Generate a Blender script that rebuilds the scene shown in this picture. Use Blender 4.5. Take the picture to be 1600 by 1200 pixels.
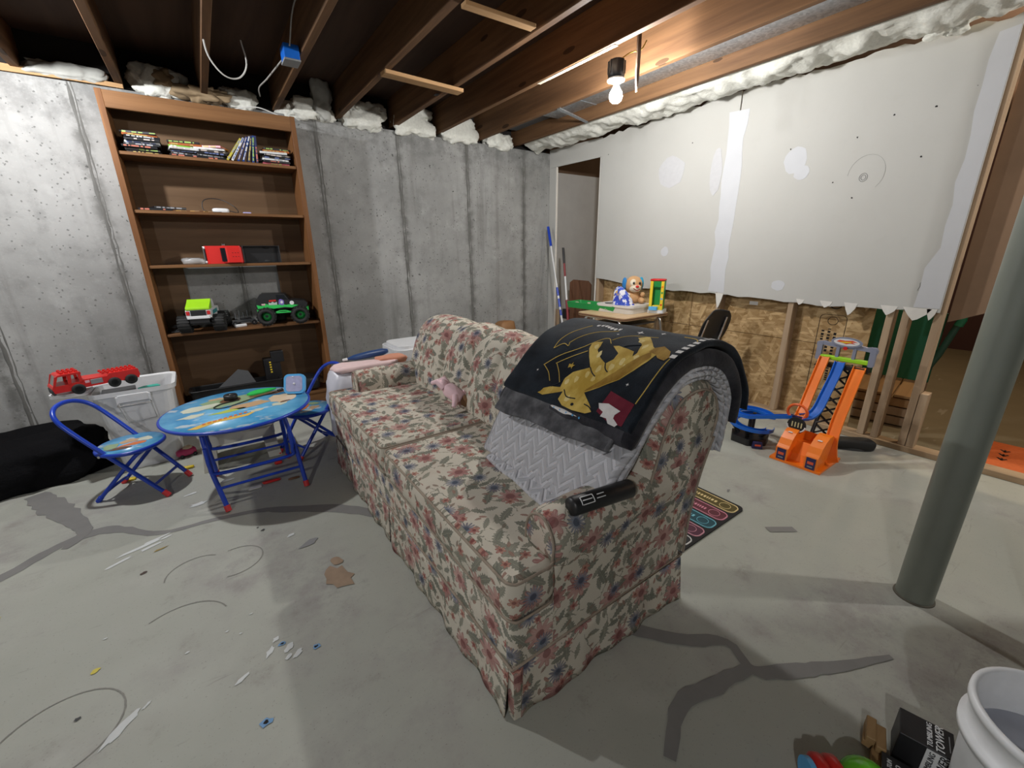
import bpy, bmesh, math, random
from mathutils import Vector, Matrix, Euler, noise as mnoise
for _o in list(bpy.data.objects): bpy.data.objects.remove(_o)
SC = bpy.context.scene; COL = SC.collection
PI = math.pi
random.seed(7)
# ---------------------------------------------------------------- camera
cam_d = bpy.data.cameras.new('camera'); cam = bpy.data.objects.new('camera', cam_d); COL.objects.link(cam)
cam_d.sensor_fit = 'HORIZONTAL'; cam_d.sensor_width = 36; cam_d.lens = 654.7 / 1600 * 36
cam_d.clip_start = .02
_y, _p, _r = math.radians(35.194), math.radians(17.687), math.radians(-.764)
_f = Vector((math.sin(_y)*math.cos(_p), math.cos(_y)*math.cos(_p), -math.sin(_p)))
_rt = Vector((math.cos(_y), -math.sin(_y), 0)); _u = _rt.cross(_f)
_r2 = _rt*math.cos(_r) + _u*math.sin(_r); _u2 = -_rt*math.sin(_r) + _u*math.cos(_r)
cam.matrix_world = Matrix(((_r2.x, _u2.x, -_f.x, 0), (_r2.y, _u2.y, -_f.y, 0), (_r2.z, _u2.z, -_f.z, 1.35), (0, 0, 0, 1)))
SC.camera = cam
# ---------------------------------------------------------------- world, lamps, exposure
w = bpy.data.worlds.new('world'); SC.world = w; w.use_nodes = True
w.node_tree.nodes['Background'].inputs[0].default_value = (.55, .58, .62, 1)
w.node_tree.nodes['Background'].inputs[1].default_value = .15
SC.view_settings.view_transform = 'Standard'; SC.view_settings.look = 'None'
SC.view_settings.exposure = 1.08; SC.view_settings.gamma = 1.0; SC.view_settings.use_curve_mapping = False
def lamp(name, loc, watts, col, r=.035):
    d = bpy.data.lights.new(name, 'POINT'); d.energy = watts; d.color = col; d.shadow_soft_size = r
    o = bpy.data.objects.new(name, d); COL.objects.link(o); o.location = loc; return o
# other bare bulbs of the basement outside the frame, and one added fill lamp
lamp('unseen_light', (-.88, 3.28, 2.47), 60, (.97, .985, 1))
lamp('unseen_light', (-1.7, -1.0, 2.42), 50, (.97, .985, 1), .05)  # added fill lamp behind the camera, for the near floor and sofa
lamp('unseen_light', (3.5, -1.1, 2.36), 40, (1, .98, .93), .05)
lamp('unseen_light', (4.42, .30, 2.36), 26, (1, .80, .56), .05)
lamp('unseen_light', (6.4, 1.2, 2.3), 14, (1, .76, .50), .05)
BULB_W = 580.0     # emission of the bare bulb in view

# ---------------------------------------------------------------- shader helpers
class X:                                             # an expression over shader sockets
    def __init__(s, g, o): s.g = g; s.o = o
    def _m(s, op, b=None, c=None):
        n = s.g.new('ShaderNodeMath'); n.operation = op
        for i, v in enumerate((s, b, c)):
            if v is not None: s.g.put(n.inputs[i], v)
        return X(s.g, n.outputs[0])
    def __add__(s, b): return s._m('ADD', b)
    __radd__ = __add__
    def __mul__(s, b): return s._m('MULTIPLY', b)
    __rmul__ = __mul__
    def __sub__(s, b): return s._m('SUBTRACT', b)
    def __rsub__(s, b): return (s*-1.0) + b
    def __truediv__(s, b): return s._m('DIVIDE', b)
    def __lt__(s, b): return s._m('LESS_THAN', b)
    def __gt__(s, b): return s._m('GREATER_THAN', b)
    def abs(s): return s._m('ABSOLUTE')
    def sin(s): return s._m('SINE')
    def cos(s): return s._m('COSINE')
    def pow(s, e): return s._m('POWER', e)
    def min(s, b): return s._m('MINIMUM', b)
    def max(s, b): return s._m('MAXIMUM', b)
    def fract(s): return s._m('FRACT')
    def atan2(s, b): return s._m('ARCTAN2', b)
    def sqrt(s): return s._m('SQRT')
    def step(s, a, b):                               # smooth ramp 0..1 between a and b
        n = s.g.new('ShaderNodeMapRange'); n.interpolation_type = 'SMOOTHSTEP'
        s.g.put(n.inputs[0], s); n.inputs[1].default_value = a; n.inputs[2].default_value = b
        return X(s.g, n.outputs[0])
class G:
    def __init__(s, name, rough=.6, metal=0.0, spec=.5):
        s.m = bpy.data.materials.new(name); s.m.use_nodes = True; s.t = s.m.node_tree
        s.b = s.t.nodes['Principled BSDF']
        s.b.inputs['Roughness'].default_value = rough; s.b.inputs['Metallic'].default_value = metal
        s.b.inputs['Specular IOR Level'].default_value = spec
    def new(s, k): return s.t.nodes.new(k)
    def put(s, sock, v):
        if isinstance(v, X): s.t.links.new(v.o, sock)
        elif isinstance(v, (tuple, list)):
            sock.default_value = (*v, 1) if len(sock.default_value) == 4 and len(v) == 3 else v
        else: sock.default_value = v
    def obj(s): return X(s, s.new('ShaderNodeTexCoord').outputs['Object'])
    def uv(s): return X(s, s.new('ShaderNodeTexCoord').outputs['UV'])
    def rnd(s): return X(s, s.new('ShaderNodeObjectInfo').outputs['Random'])
    def xyz(s, v):
        n = s.new('ShaderNodeSeparateXYZ'); s.put(n.inputs[0], v); return [X(s, o) for o in n.outputs]
    def vec(s, x, y, z=0.0):
        n = s.new('ShaderNodeCombineXYZ')
        for i, v in enumerate((x, y, z)): s.put(n.inputs[i], v)
        return X(s, n.outputs[0])
    def scale(s, v, sc, off=(0, 0, 0)):
        n = s.new('ShaderNodeMapping'); s.put(n.inputs[0], v)
        n.inputs['Scale'].default_value = sc if isinstance(sc, tuple) else (sc,)*3
        n.inputs['Location'].default_value = off; return X(s, n.outputs[0])
    def noise(s, v, sc=5.0, det=3.0, ro=.55, col=False, dist=0.0):
        n = s.new('ShaderNodeTexNoise'); s.put(n.inputs['Vector'], v)
        n.inputs['Scale'].default_value = sc; n.inputs['Detail'].default_value = det
        n.inputs['Roughness'].default_value = ro; n.inputs['Distortion'].default_value = dist
        return X(s, n.outputs[1 if col else 0])
    def vor(s, v, feat='F1', dim='3D', rnd=1.0):
        n = s.new('ShaderNodeTexVoronoi'); n.feature = feat; n.voronoi_dimensions = dim
        s.put(n.inputs['Vector'], v); n.inputs['Scale'].default_value = 1; n.inputs['Randomness'].default_value = rnd
        return {o.name: X(s, o) for o in n.outputs}
    def vm(s, op, a, b):
        n = s.new('ShaderNodeVectorMath'); n.operation = op; s.put(n.inputs[0], a); s.put(n.inputs[1], b); return X(s, n.outputs[0])
    def mix(s, f, a, b):
        n = s.new('ShaderNodeMix'); n.data_type = 'RGBA'; s.put(n.inputs[0], f); s.put(n.inputs[6], a); s.put(n.inputs[7], b)
        return X(s, n.outputs[2])
    def bump(s, h, st=.3, d=.01):
        n = s.new('ShaderNodeBump'); n.inputs['Strength'].default_value = st; n.inputs['Distance'].default_value = d
        s.put(n.inputs['Height'], h); s.t.links.new(n.outputs[0], s.b.inputs['Normal'])
    def col(s, c): s.put(s.b.inputs['Base Color'], c); return s.m
    def rough(s, r): s.put(s.b.inputs['Roughness'], r)
MATS = {}
def plain(name, c, rough=.5, metal=0.0, var=.08, sc=30.0, bump=0.0, spec=.5, emit=None):
    if name in MATS: return MATS[name]
    g = G(name, rough, metal, spec); n = g.noise(g.obj(), sc, 3)
    g.col(g.mix(n, tuple(x*(1-var) for x in c), tuple(min(1, x*(1+var)) for x in c)))
    if bump: g.bump(n, bump, .004)
    if emit: g.put(g.b.inputs['Emission Color'], c); g.b.inputs['Emission Strength'].default_value = emit
    MATS[name] = g.m; return g.m
def glassy(name, c, alpha_t=.8, rough=.1):
    g = G(name, rough); g.b.inputs['Transmission Weight'].default_value = alpha_t
    MATS[name] = g.m; return g.col(c)
def wood(name, dark, light, axis=0, sc=1.0, rough=.55, vary=0.0, knots=False):
    g = G(name, rough); p = g.obj()
    s = [28*sc]*3; s[axis] = 1.6*sc
    if vary:
        r = g.rnd(); p = g.vm('ADD', p, g.vec(r*7, r*11, r*5))
    n = g.noise(g.scale(p, tuple(s)), 1, 4, .6, dist=.6)
    n2 = g.noise(g.scale(p, tuple(x*.25 for x in s)), 1, 2)
    f = (n*.65 + n2*.5).step(.3, .85)
    c = g.mix(f, dark, light)
    if knots:
        ks = [6.0]*3; ks[axis] = 1.7
        v = g.vor(g.scale(p, tuple(ks)))
        c = g.mix((v['Distance'] < .1)*.75, c, tuple(x*.3 for x in dark))
    g.bump(n, .12, .002); g.b.inputs['Specular IOR Level'].default_value = .25
    return g.col(c)

# ---------------------------------------------------------------- mesh helpers
class MB:
    def __init__(s): s.v = []; s.f = []; s.uv = []; s.mi = []; s.sm = []
    def add(s, vs, fs, uvs=None, mi=0, smooth=False, M=None):
        b = len(s.v); s.v += [(M @ Vector(v)) if M else Vector(v) for v in vs]
        for k, f in enumerate(fs):
            s.f.append([b+i for i in f]); s.uv.append(uvs[k] if uvs else None); s.mi.append(mi); s.sm.append(smooth)
        return s
    def box(s, c, d, M=None, mi=0, rz=0.0):
        x, y, z = (q/2 for q in d); R = Matrix.Rotation(rz, 3, 'Z')
        vs = [Vector(c) + R @ Vector((a*x, b*y, e*z)) for a in (-1, 1) for b in (-1, 1) for e in (-1, 1)]
        return s.add(vs, [(0, 1, 3, 2), (4, 6, 7, 5), (0, 4, 5, 1), (2, 3, 7, 6), (0, 2, 6, 4), (1, 5, 7, 3)], M=M, mi=mi)
    def span(s, a, b, M=None, mi=0):
        return s.box([(p+q)/2 for p, q in zip(a, b)], [abs(q-p) for p, q in zip(a, b)], M, mi)
    def cyl(s, p0, p1, r0, r1=None, n=16, mi=0, M=None, caps=True):
        r1 = r0 if r1 is None else r1; p0 = Vector(p0); p1 = Vector(p1); d = (p1-p0).normalized()
        a = d.orthogonal().normalized(); b = d.cross(a)
        ring = lambda p, r: [p + (a*math.cos(t) + b*math.sin(t))*r for t in (2*PI*i/n for i in range(n))]
        s.add(ring(p0, r0)+ring(p1, r1), [(i, (i+1) % n, n+(i+1) % n, n+i) for i in range(n)], mi=mi, smooth=True, M=M)
        if caps: s.add(ring(p0, r0), [tuple(range(n))[::-1]], mi=mi, M=M); s.add(ring(p1, r1), [tuple(range(n))], mi=mi, M=M)
        return s
    def tube(s, pts, r, n=8, closed=False, mi=0, M=None, caps=True):
        P = [Vector(p) for p in pts]; m = len(P); vs = []; prev = None
        for i, p in enumerate(P):
            a = P[(i-1) % m] if closed or i else P[0]; b = P[(i+1) % m] if closed or i < m-1 else P[-1]
            t = (b-a).normalized()
            u = t.orthogonal().normalized() if prev is None else (prev - t*prev.dot(t)).normalized()
            prev = u; w2 = t.cross(u); rr = r[i] if isinstance(r, (list, tuple)) else r
            vs += [p + (u*math.cos(2*PI*k/n) + w2*math.sin(2*PI*k/n))*rr for k in range(n)]
        fs = [(i*n+k, i*n+(k+1) % n, ((i+1) % m)*n+(k+1) % n, ((i+1) % m)*n+k) for i in range(m if closed else m-1) for k in range(n)]
        s.add(vs, fs, mi=mi, smooth=True, M=M)
        if not closed and caps: s.add(vs[:n], [tuple(range(n))[::-1]], mi=mi, M=M); s.add(vs[-n:], [tuple(range(n))], mi=mi, M=M)
        return s
    def lathe(s, prof, c=(0, 0, 0), n=28, mi=0, M=None, sx=1, sy=1, smooth=True):
        vs = [(c[0]+r*math.cos(2*PI*k/n)*sx, c[1]+r*math.sin(2*PI*k/n)*sy, c[2]+z) for r, z in prof for k in range(n)]
        fs = [(i*n+k, i*n+(k+1) % n, (i+1)*n+(k+1) % n, (i+1)*n+k) for i in range(len(prof)-1) for k in range(n)]
        s.add(vs, fs, mi=mi, smooth=smooth, M=M)
        if prof[0][0] > 1e-5: s.add(vs[:n], [tuple(range(n))[::-1]], mi=mi, M=M)
        if prof[-1][0] > 1e-5: s.add(vs[-n:], [tuple(range(n))], mi=mi, M=M)
        return s
    def ball(s, c, r, n=20, mi=0, M=None):
        r = (r,)*3 if not isinstance(r, (tuple, list)) else r
        k = max(6, n//2); pr = [(math.sin(PI*i/k), -math.cos(PI*i/k)) for i in range(k+1)]
        vs = [(c[0]+a*math.cos(2*PI*j/n)*r[0], c[1]+a*math.sin(2*PI*j/n)*r[1], c[2]+z*r[2]) for a, z in pr for j in range(n)]
        return s.add(vs, [(i*n+j, i*n+(j+1) % n, (i+1)*n+(j+1) % n, (i+1)*n+j) for i in range(k) for j in range(n)], mi=mi, smooth=True, M=M)
    def prism(s, poly, z0, z1, M=None, mi=0, side_mi=None):
        n = len(poly); vs = [(x, y, z0) for x, y in poly] + [(x, y, z1) for x, y in poly]
        s.add(vs, [tuple(range(n))[::-1], tuple(range(n, 2*n))], [[poly[i] for i in range(n)][::-1], list(poly)], mi=mi, M=M)
        L = [0]
        for i in range(n): L.append(L[-1] + math.dist(poly[i], poly[(i+1) % n]))
        s.add(vs, [(i, (i+1) % n, n+(i+1) % n, n+i) for i in range(n)],
              [[(L[i], z0), (L[i+1], z0), (L[i+1], z1), (L[i], z1)] for i in range(n)], mi=mi if side_mi is None else side_mi, M=M)
        return s
    def grid(s, fn, nu, nv, cu=False, cv=False, mi=0, M=None, smooth=True, flip=False):
        """fn(i,j) -> (point, uv)"""
        q = [[fn(i, j) for j in range(nv+1)] for i in range(nu+1)]; W = nv+1
        vs = [q[i][j][0] for i in range(nu+1) for j in range(W)]; fs = []; us = []
        for i in range(nu):
            for j in range(nv):
                a = [(i, j), (i+1, j), (i+1, j+1), (i, j+1)]
                if flip: a = a[::-1]
                fs.append([(x % nu if cu else x)*W + (y % nv if cv else y) for x, y in a]); us.append([q[x][y][1] for x, y in a])
        return s.add(vs, fs, us, mi, smooth, M)
    def build(s, name, mats, parent=None, loc=(0, 0, 0), rot=(0, 0, 0), bevel=0.0, sub=0, weld=False, seg=2, ang=40):
        me = bpy.data.meshes.new(name); me.from_pydata([tuple(v) for v in s.v], [], s.f)
        me.polygons.foreach_set('material_index', s.mi); me.polygons.foreach_set('use_smooth', s.sm)
        if any(u for u in s.uv):
            l = me.uv_layers.new(name='UVMap'); k = 0
            for f, u in zip(s.f, s.uv):
                for i in range(len(f)):
                    l.data[k].uv = u[i] if u else (s.v[f[i]].x, s.v[f[i]].y + s.v[f[i]].z); k += 1
        bm = bmesh.new(); bm.from_mesh(me)
        if weld: bmesh.ops.remove_doubles(bm, verts=bm.verts, dist=1e-5)
        bmesh.ops.recalc_face_normals(bm, faces=bm.faces); bm.to_mesh(me); bm.free()
        for m in (mats if isinstance(mats, (list, tuple)) else [mats]): me.materials.append(m)
        o = bpy.data.objects.new(name, me); COL.objects.link(o); o.location = loc; o.rotation_euler = rot
        if parent is not None: o.parent = parent
        if bevel:
            b = o.modifiers.new('bevel', 'BEVEL'); b.width = bevel; b.segments = seg; b.limit_method = 'ANGLE'; b.angle_limit = math.radians(ang)
            if seg > 1: b.harden_normals = False
        if sub: d = o.modifiers.new('sub', 'SUBSURF'); d.levels = sub; d.render_levels = sub
        return o
def tag(o, label, cat, group=None):
    o['label'] = label; o['category'] = cat
    if group: o['group'] = group
    return o
def thing(name, label, cat, loc=(0, 0, 0), rz=0.0, group=None):
    o = bpy.data.objects.new(name, None); COL.objects.link(o); o.location = loc; o.rotation_euler = (0, 0, rz)
    return tag(o, label, cat, group)
def structure(o): o['kind'] = 'structure'; return o
def stuff(o): o['kind'] = 'stuff'; return o
def copy_tree(o, parent=None):
    c = o.copy(); COL.objects.link(c)
    if parent is not None: c.parent = parent
    for ch in list(o.children): copy_tree(ch, c)
    return c
def arc(c, r, a0, a1, n, ax=(1, 0, 0), ay=(0, 0, 1)):
    ax = Vector(ax); ay = Vector(ay); c = Vector(c)
    return [c + ax*r*math.cos(a0+(a1-a0)*i/n) + ay*r*math.sin(a0+(a1-a0)*i/n) for i in range(n+1)]
def smooth_path(pts, k=6):                            # Catmull-Rom through the points
    P = [Vector(p) for p in pts]; P = [2*P[0]-P[1]] + P + [2*P[-1]-P[-2]]; out = []
    for i in range(1, len(P)-2):
        for j in range(k):
            t = j/k; a, b, c, d = P[i-1:i+3]
            out.append(.5*((2*b) + (c-a)*t + (2*a-5*b+4*c-d)*t*t + (3*b-a-3*c+d)*t**3))
    return out + [P[-2]]
def rrect(w, h, r, n=4, cx=0, cy=0):
    out = []
    for sx, sy, a in ((1, 1, 0), (-1, 1, PI/2), (-1, -1, PI), (1, -1, 1.5*PI)):
        for i in range(n+1):
            t = a + PI/2*i/n; out.append((cx+sx*(w/2-r)+r*math.cos(t), cy+sy*(h/2-r)+r*math.sin(t)))
    return out
def blob(rx, ry, n=14, rough=.3, seed=0, cx=0, cy=0, rz=0):
    r = random.Random(seed); out = []
    for i in range(n):
        t = 2*PI*i/n; k = 1 + rough*(r.random()*2-1); x, y = rx*k*math.cos(t), ry*k*math.sin(t)
        out.append((cx + x*math.cos(rz)-y*math.sin(rz), cy + x*math.sin(rz)+y*math.cos(rz)))
    return out
def lump(mb, c, d, amp=.25, n=16, seed=0, freq=3.0, mi=0, p=.5, fuzz=0):
    """a soft lumpy batt: superellipsoid pushed about by noise"""
    k = n//2; f = lambda t: math.copysign(abs(t)**p, t)
    off = Vector((seed*3.7, seed*1.3, seed*.7))
    def fn(i, j):
        th = -PI/2 + PI*i/k; ph = 2*PI*j/n
        q = Vector((f(math.cos(th))*f(math.cos(ph)), f(math.cos(th))*f(math.sin(ph)), f(math.sin(th))))
        w3 = Vector((q.x*d[0]/2, q.y*d[1]/2, q.z*d[2]/2))
        m = 1 + amp*mnoise.noise(w3*freq + off) + amp*.6*mnoise.noise(w3*freq*2.7 + off)
        if fuzz: m += fuzz*(abs(mnoise.noise(w3*26 + off))-.25) + fuzz*.5*mnoise.noise(w3*60 + off)
        return (Vector(c) + w3*m, (0, 0))
    return mb.grid(fn, k, n, cv=True, mi=mi)
def text(name, body, size, mat, parent, M, ext=.0008, shear=0.0, align='CENTER'):
    cu = bpy.data.curves.new(name, 'FONT'); cu.body = body; cu.size = size; cu.extrude = ext; cu.shear = shear
    cu.align_x = align; cu.align_y = 'CENTER'; cu.resolution_u = 2
    q = bpy.data.objects.new('lettering_curve', cu); COL.objects.link(q)
    me = bpy.data.meshes.new_from_object(q.evaluated_get(bpy.context.evaluated_depsgraph_get())); bpy.data.objects.remove(q); me.materials.clear(); me.materials.append(mat)
    o = bpy.data.objects.new(name, me); COL.objects.link(o)
    o.parent = parent; o.matrix_local = M; return o
def basis(o, x, y, z): return Matrix(((x[0], y[0], z[0], o[0]), (x[1], y[1], z[1], o[1]), (x[2], y[2], z[2], o[2]), (0, 0, 0, 1)))
# ================================================================ setting
def concrete_wall():
    g = G('poured_concrete', .9, 0, .2); p = g.obj(); x, y, z = g.xyz(p)
    n = g.noise(p, 1.3, 5, .6); n2 = g.noise(p, 9, 5, .65); n3 = g.noise(p, 60, 3)
    st = g.noise(g.scale(p, (7, 7, .5)), 1, 4, .6)
    c = g.mix(n.step(.3, .7), (.255, .255, .247), (.365, .365, .355))
    c = g.mix(n2.step(.45, .8)*.6, c, (.185, .185, .18))
    c = g.mix((g.noise(p, 3.5, 5, .7)).step(.56, .72)*.4, c, (.46, .46, .45))
    sd = ((((x+.51+.3785)/.757).fract()-.5).abs()*.757); c = g.mix((1.0-sd.step(.0, .075))*n2.step(.3, .62)*.75, c, (.11, .108, .10))
    c = g.mix(st.step(.53, .75)*.55, c, (.125, .12, .112))
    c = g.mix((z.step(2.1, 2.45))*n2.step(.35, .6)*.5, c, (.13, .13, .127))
    pit = g.vor(g.scale(p, 9)); _r = g.xyz(pit['Color'])[0]
    pd = g.vm('ADD', g.scale(p, 17), g.vm('MULTIPLY', g.noise(p, 30, 3, .7, col=True), (.55, .55, .55)))
    v2 = g.vor(pd); m = (v2['Distance'] < (g.xyz(v2['Color'])[1]*.62 - .36))
    c = g.mix(m*.85, c, (.085, .085, .08))
    pe = g.vm('ADD', g.scale(p, 42), g.vm('MULTIPLY', g.noise(p, 70, 2, .7, col=True), (.6, .6, .6))); v3 = g.vor(pe); m3 = (v3['Distance'] < (g.xyz(v3['Color'])[1]*.7 - .44))*(g.noise(p, 2.2, 2) > .45); c = g.mix(m3*.7, c, (.11, .11, .105))
    c = g.mix((n3 > .62)*.15, c, (.45, .45, .44))
    g.bump(n2*.5 + n3*.25 - m*.8, .5, .006)
    return g.col(c)
def painted_floor():
    g = G('worn_grey_floor_paint', .62, 0, .35); p = g.obj()
    n = g.noise(p, .9, 4, .6); n2 = g.noise(p, 5, 6, .7); n3 = g.noise(p, 45, 4, .6); sp = g.noise(p, 160, 2)
    c = g.mix(n.step(.25, .75), (.36, .368, .318), (.43, .435, .385))
    c = g.mix((n.step(.44, .60))*(n2.step(.40, .60))*.9, c, (.335, .322, .298))
    c = g.mix((n.step(.50, .66))*(g.noise(p, 11, 5, .75).step(.52, .66))*.6, c, (.24, .228, .208))
    c = g.mix(g.noise(p, 2.6, 4, .6).step(.56, .74)*.3, c, (.50, .50, .455))
    c = g.mix((n2.step(.56, .74))*.55, c, (.25, .235, .205))
    c = g.mix(n3.step(.6, .78)*.35, c, (.22, .21, .19))
    c = g.mix((sp > .69)*.5, c, (.15, .14, .12))
    sc = g.noise(g.scale(p, (3, 22, 1)), 1, 4, .65, dist=1.0)
    c = g.mix(sc.step(.64, .74)*.35, c, (.2, .19, .17))
    g.rough(n2*.35 + .42); g.bump(n2*.6 + n3*.3, .22, .004)
    return g.col(c)
def osb():
    g = G('oriented_strand_board', .75, 0, .2); p = g.obj()
    c = (.36, .225, .095); c = g.mix(g.noise(p, 3, 3), (.29, .18, .075), (.40, .26, .12))
    for k, (a, sc) in enumerate(((.5, 1.0), (-.7, 1.2), (1.3, .9), (.1, 1.5))):
        n = g.new('ShaderNodeMapping'); g.put(n.inputs[0], g.vm('ADD', p, (k*3, k, 2))); n.inputs['Rotation'].default_value = (a, 0, 0)
        v = g.vor(g.scale(X(g, n.outputs[0]), (1, 10*sc, 44*sc))); r = g.xyz(v['Color'])
        c = g.mix((r[0] > .62)*(.35 + r[1]*.5), c, g.mix(r[2], (.22, .125, .045), (.66, .47, .25)))
    n = g.noise(p, 90, 2); g.bump(n, .15, .002)
    return g.col(c)
def drywall():
    g = G('bare_drywall', .85, 0, .25); p = g.obj(); x, y, z = g.xyz(p)
    n = g.noise(p, 2, 4); n2 = g.noise(p, 12, 4, .6)
    c = g.mix(n, (.45, .445, .42), (.515, .51, .485)); c = g.mix(n2.step(.55, .8)*.2, c, (.42, .41, .385))
    d = g.vor(g.scale(p, 7)); c = g.mix((d['Distance'] < (g.xyz(d['Color'])[1]*.06 - .035))*.85, c, (.13, .13, .13))
    g.bump(n2, .06, .003); return g.col(c)
M_CONC = concrete_wall(); M_FLOOR = painted_floor(); M_OSB = osb(); M_DRY = drywall()
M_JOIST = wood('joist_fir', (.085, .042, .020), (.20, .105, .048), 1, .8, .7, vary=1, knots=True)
M_STUD = wood('stud_spruce', (.30, .205, .13), (.46, .34, .225), 2, .7, .75, vary=1, knots=True)
M_PLATE = wood('plate_spruce', (.33, .23, .14), (.52, .38, .24), 1, .7, .75, vary=1)
M_LATH = wood('lath_strip', (.30, .17, .075), (.46, .28, .135), 0, .8, .7, vary=1)
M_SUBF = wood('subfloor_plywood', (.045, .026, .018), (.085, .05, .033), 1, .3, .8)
M_CASE = wood('stained_shelf_wood', (.125, .050, .017), (.25, .115, .044), 2, 1.0, .5, vary=1)
M_SHELF = wood('stained_shelf_board', (.11, .049, .018), (.22, .108, .045), 0, 1.0, .5, vary=1)
M_FIBRE = plain('fibreglass_wool', (.70, .70, .64), .95, var=.22, sc=55, bump=.9)
M_FIBREG = plain('fibreglass_grey', (.40, .40, .37), .95, var=.22, sc=18, bump=.9)
M_KRAFT = plain('kraft_paper', (.26, .185, .105), .8, var=.2, sc=14, bump=.4)
M_GALV = G('galvanised_sheet', .38, .85)
def _galv(g=M_GALV):
    v = g.vor(g.scale(g.obj(), 60)); r = g.xyz(v['Color'])[0]; return g.col(g.mix(r, (.36, .41, .45), (.58, .63, .67)))
M_GALV = _galv()
M_STEEL = plain('brushed_steel', (.62, .62, .62), .3, 1.0)
M_CHROME = plain('chrome', (.75, .75, .75), .14, 1.0, var=.02)
M_WIRE = plain('bright_wire', (.55, .55, .54), .35, .9)
M_WHITE = plain('white_plastic', (.72, .73, .74), .4)
M_OFFWHITE = plain('offwhite_plastic', (.66, .64, .55), .5)
M_PAPER = plain('torn_paper', (.68, .66, .62), .9, bump=.2)
M_PUTTY = plain('joint_compound', (.54, .55, .575), .9, var=.05, sc=8)
M_BLACK = plain('black_plastic', (.012, .012, .013), .42)
M_RUBBER = plain('black_rubber', (.014, .014, .014), .75)
M_DKGREY = plain('dark_grey_plastic', (.05, .052, .055), .5)
M_GREY = plain('grey_plastic', (.24, .25, .26), .5)
M_RED = plain('red_plastic', (.62, .022, .018), .32, var=.05)
M_REDCAP = plain('red_rubber', (.60, .035, .04), .5, var=.05)
M_BLUE = plain('blue_enamel', (.012, .052, .44), .28, var=.06)
M_TOYBLUE = plain('blue_track_plastic', (.008, .13, .58), .34, var=.05)
M_ORANGE = plain('orange_plastic', (.87, .20, .012), .34, var=.04)
M_LIME = plain('lime_plastic', (.36, .72, .02), .4, var=.06)
M_GREEN = plain('green_plastic', (.02, .30, .07), .4, var=.06)
M_BRGREEN = plain('bright_green_plastic', (.03, .55, .10), .4, var=.06)
M_YELLOW = plain('yellow_plastic', (.80, .58, .03), .4, var=.06)
M_PINK = plain('pink_cloth', (.72, .42, .46), .9, var=.08, bump=.3)
M_PURPLE = plain('purple_print', (.22, .15, .45), .5)
M_LTBLUE = plain('light_blue_plastic', (.10, .42, .80), .4)
M_DARKRED = plain('dark_red_plastic', (.22, .02, .025), .45)
M_CHAR = plain('charred_void', (.012, .010, .009), .9)

HW = 2.455                                            # top of the concrete
# floor: slab of this room and of the room beyond the studs
fl = structure(MB().span((-3.2, -3.4, -.2), (3.72, 4.6, 0)).build('floor', M_FLOOR))
def far_floor():
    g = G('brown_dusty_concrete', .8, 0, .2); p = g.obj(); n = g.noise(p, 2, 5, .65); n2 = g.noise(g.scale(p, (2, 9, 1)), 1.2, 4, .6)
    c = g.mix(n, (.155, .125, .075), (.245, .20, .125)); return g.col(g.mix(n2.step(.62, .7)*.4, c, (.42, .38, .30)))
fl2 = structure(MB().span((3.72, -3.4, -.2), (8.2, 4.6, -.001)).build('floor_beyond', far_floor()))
M_SEAL = plain('crack_sealer', (.205, .20, .19), .75, var=.12, sc=14)
M_CHIP = plain('white_paint_chip', (.62, .64, .63), .8); M_CHIPB = plain('blue_paint_fleck', (.16, .32, .55), .7, var=.3)
def ribbon(pts, ws, z=.0016, jitter=.0, seed=1):
    rr = random.Random(seed); P = smooth_path([(x, y, 0) for x, y in pts], 5); n = len(P); mb = MB(); L = []; R = []
    for i, p in enumerate(P):
        t = (P[min(i+1, n-1)]-P[max(i-1, 0)]).normalized(); q = Vector((-t.y, t.x, 0)); f = i/(n-1)*(len(ws)-1); k = min(int(f), len(ws)-2)
        wd = (ws[k]+(ws[k+1]-ws[k])*(f-k))/2
        L.append(p+q*wd*(1+rr.uniform(-jitter, jitter))); R.append(p-q*wd*(1+rr.uniform(-jitter, jitter)))
    vs = [Vector((a.x, a.y, z)) for a in L] + [Vector((a.x, a.y, z)) for a in R]
    return mb.add(vs, [(i, i+1, n+i+1, n+i) for i in range(n-1)])
ZC = [0]
def flat(poly, z=.0016):
    ZC[0] += 1; z += ZC[0]*.00003
    return MB().add([(x, y, z) for x, y in poly], [tuple(range(len(poly)))])
for k, (pts, ws) in enumerate((
    ([(-1.35, 2.25), (-.98, 2.54), (-.85, 2.67), (-.72, 2.73), (-.60, 2.68), (-.43, 2.52), (-.21, 2.49), (.0, 2.44), (.13, 2.36), (.36, 2.20), (.52, 2.02)], [.05, .06, .05, .075, .04, .03, .035, .05, .07, .06]),
    ([(-1.06, 3.42), (-.98, 3.25), (-.89, 3.08), (-.78, 2.86), (-.75, 2.74), (-.80, 2.64)], [.09, .13, .12, .08, .05, .03]),
    ([(1.0, .80), (1.15, .61), (1.28, .50), (1.25, .39), (1.38, .30), (1.5, .23), (1.68, .14)], [.05, .05, .03, .05, .04, .015]),
    ([(1.26, .40), (1.10, .44), (.95, .47), (.80, .40)], [.04, .055, .05, .03]))):
    ribbon(pts, ws, .0012+.0007*k, jitter=.18, seed=k).build('crack_filler', M_SEAL, fl)
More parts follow.
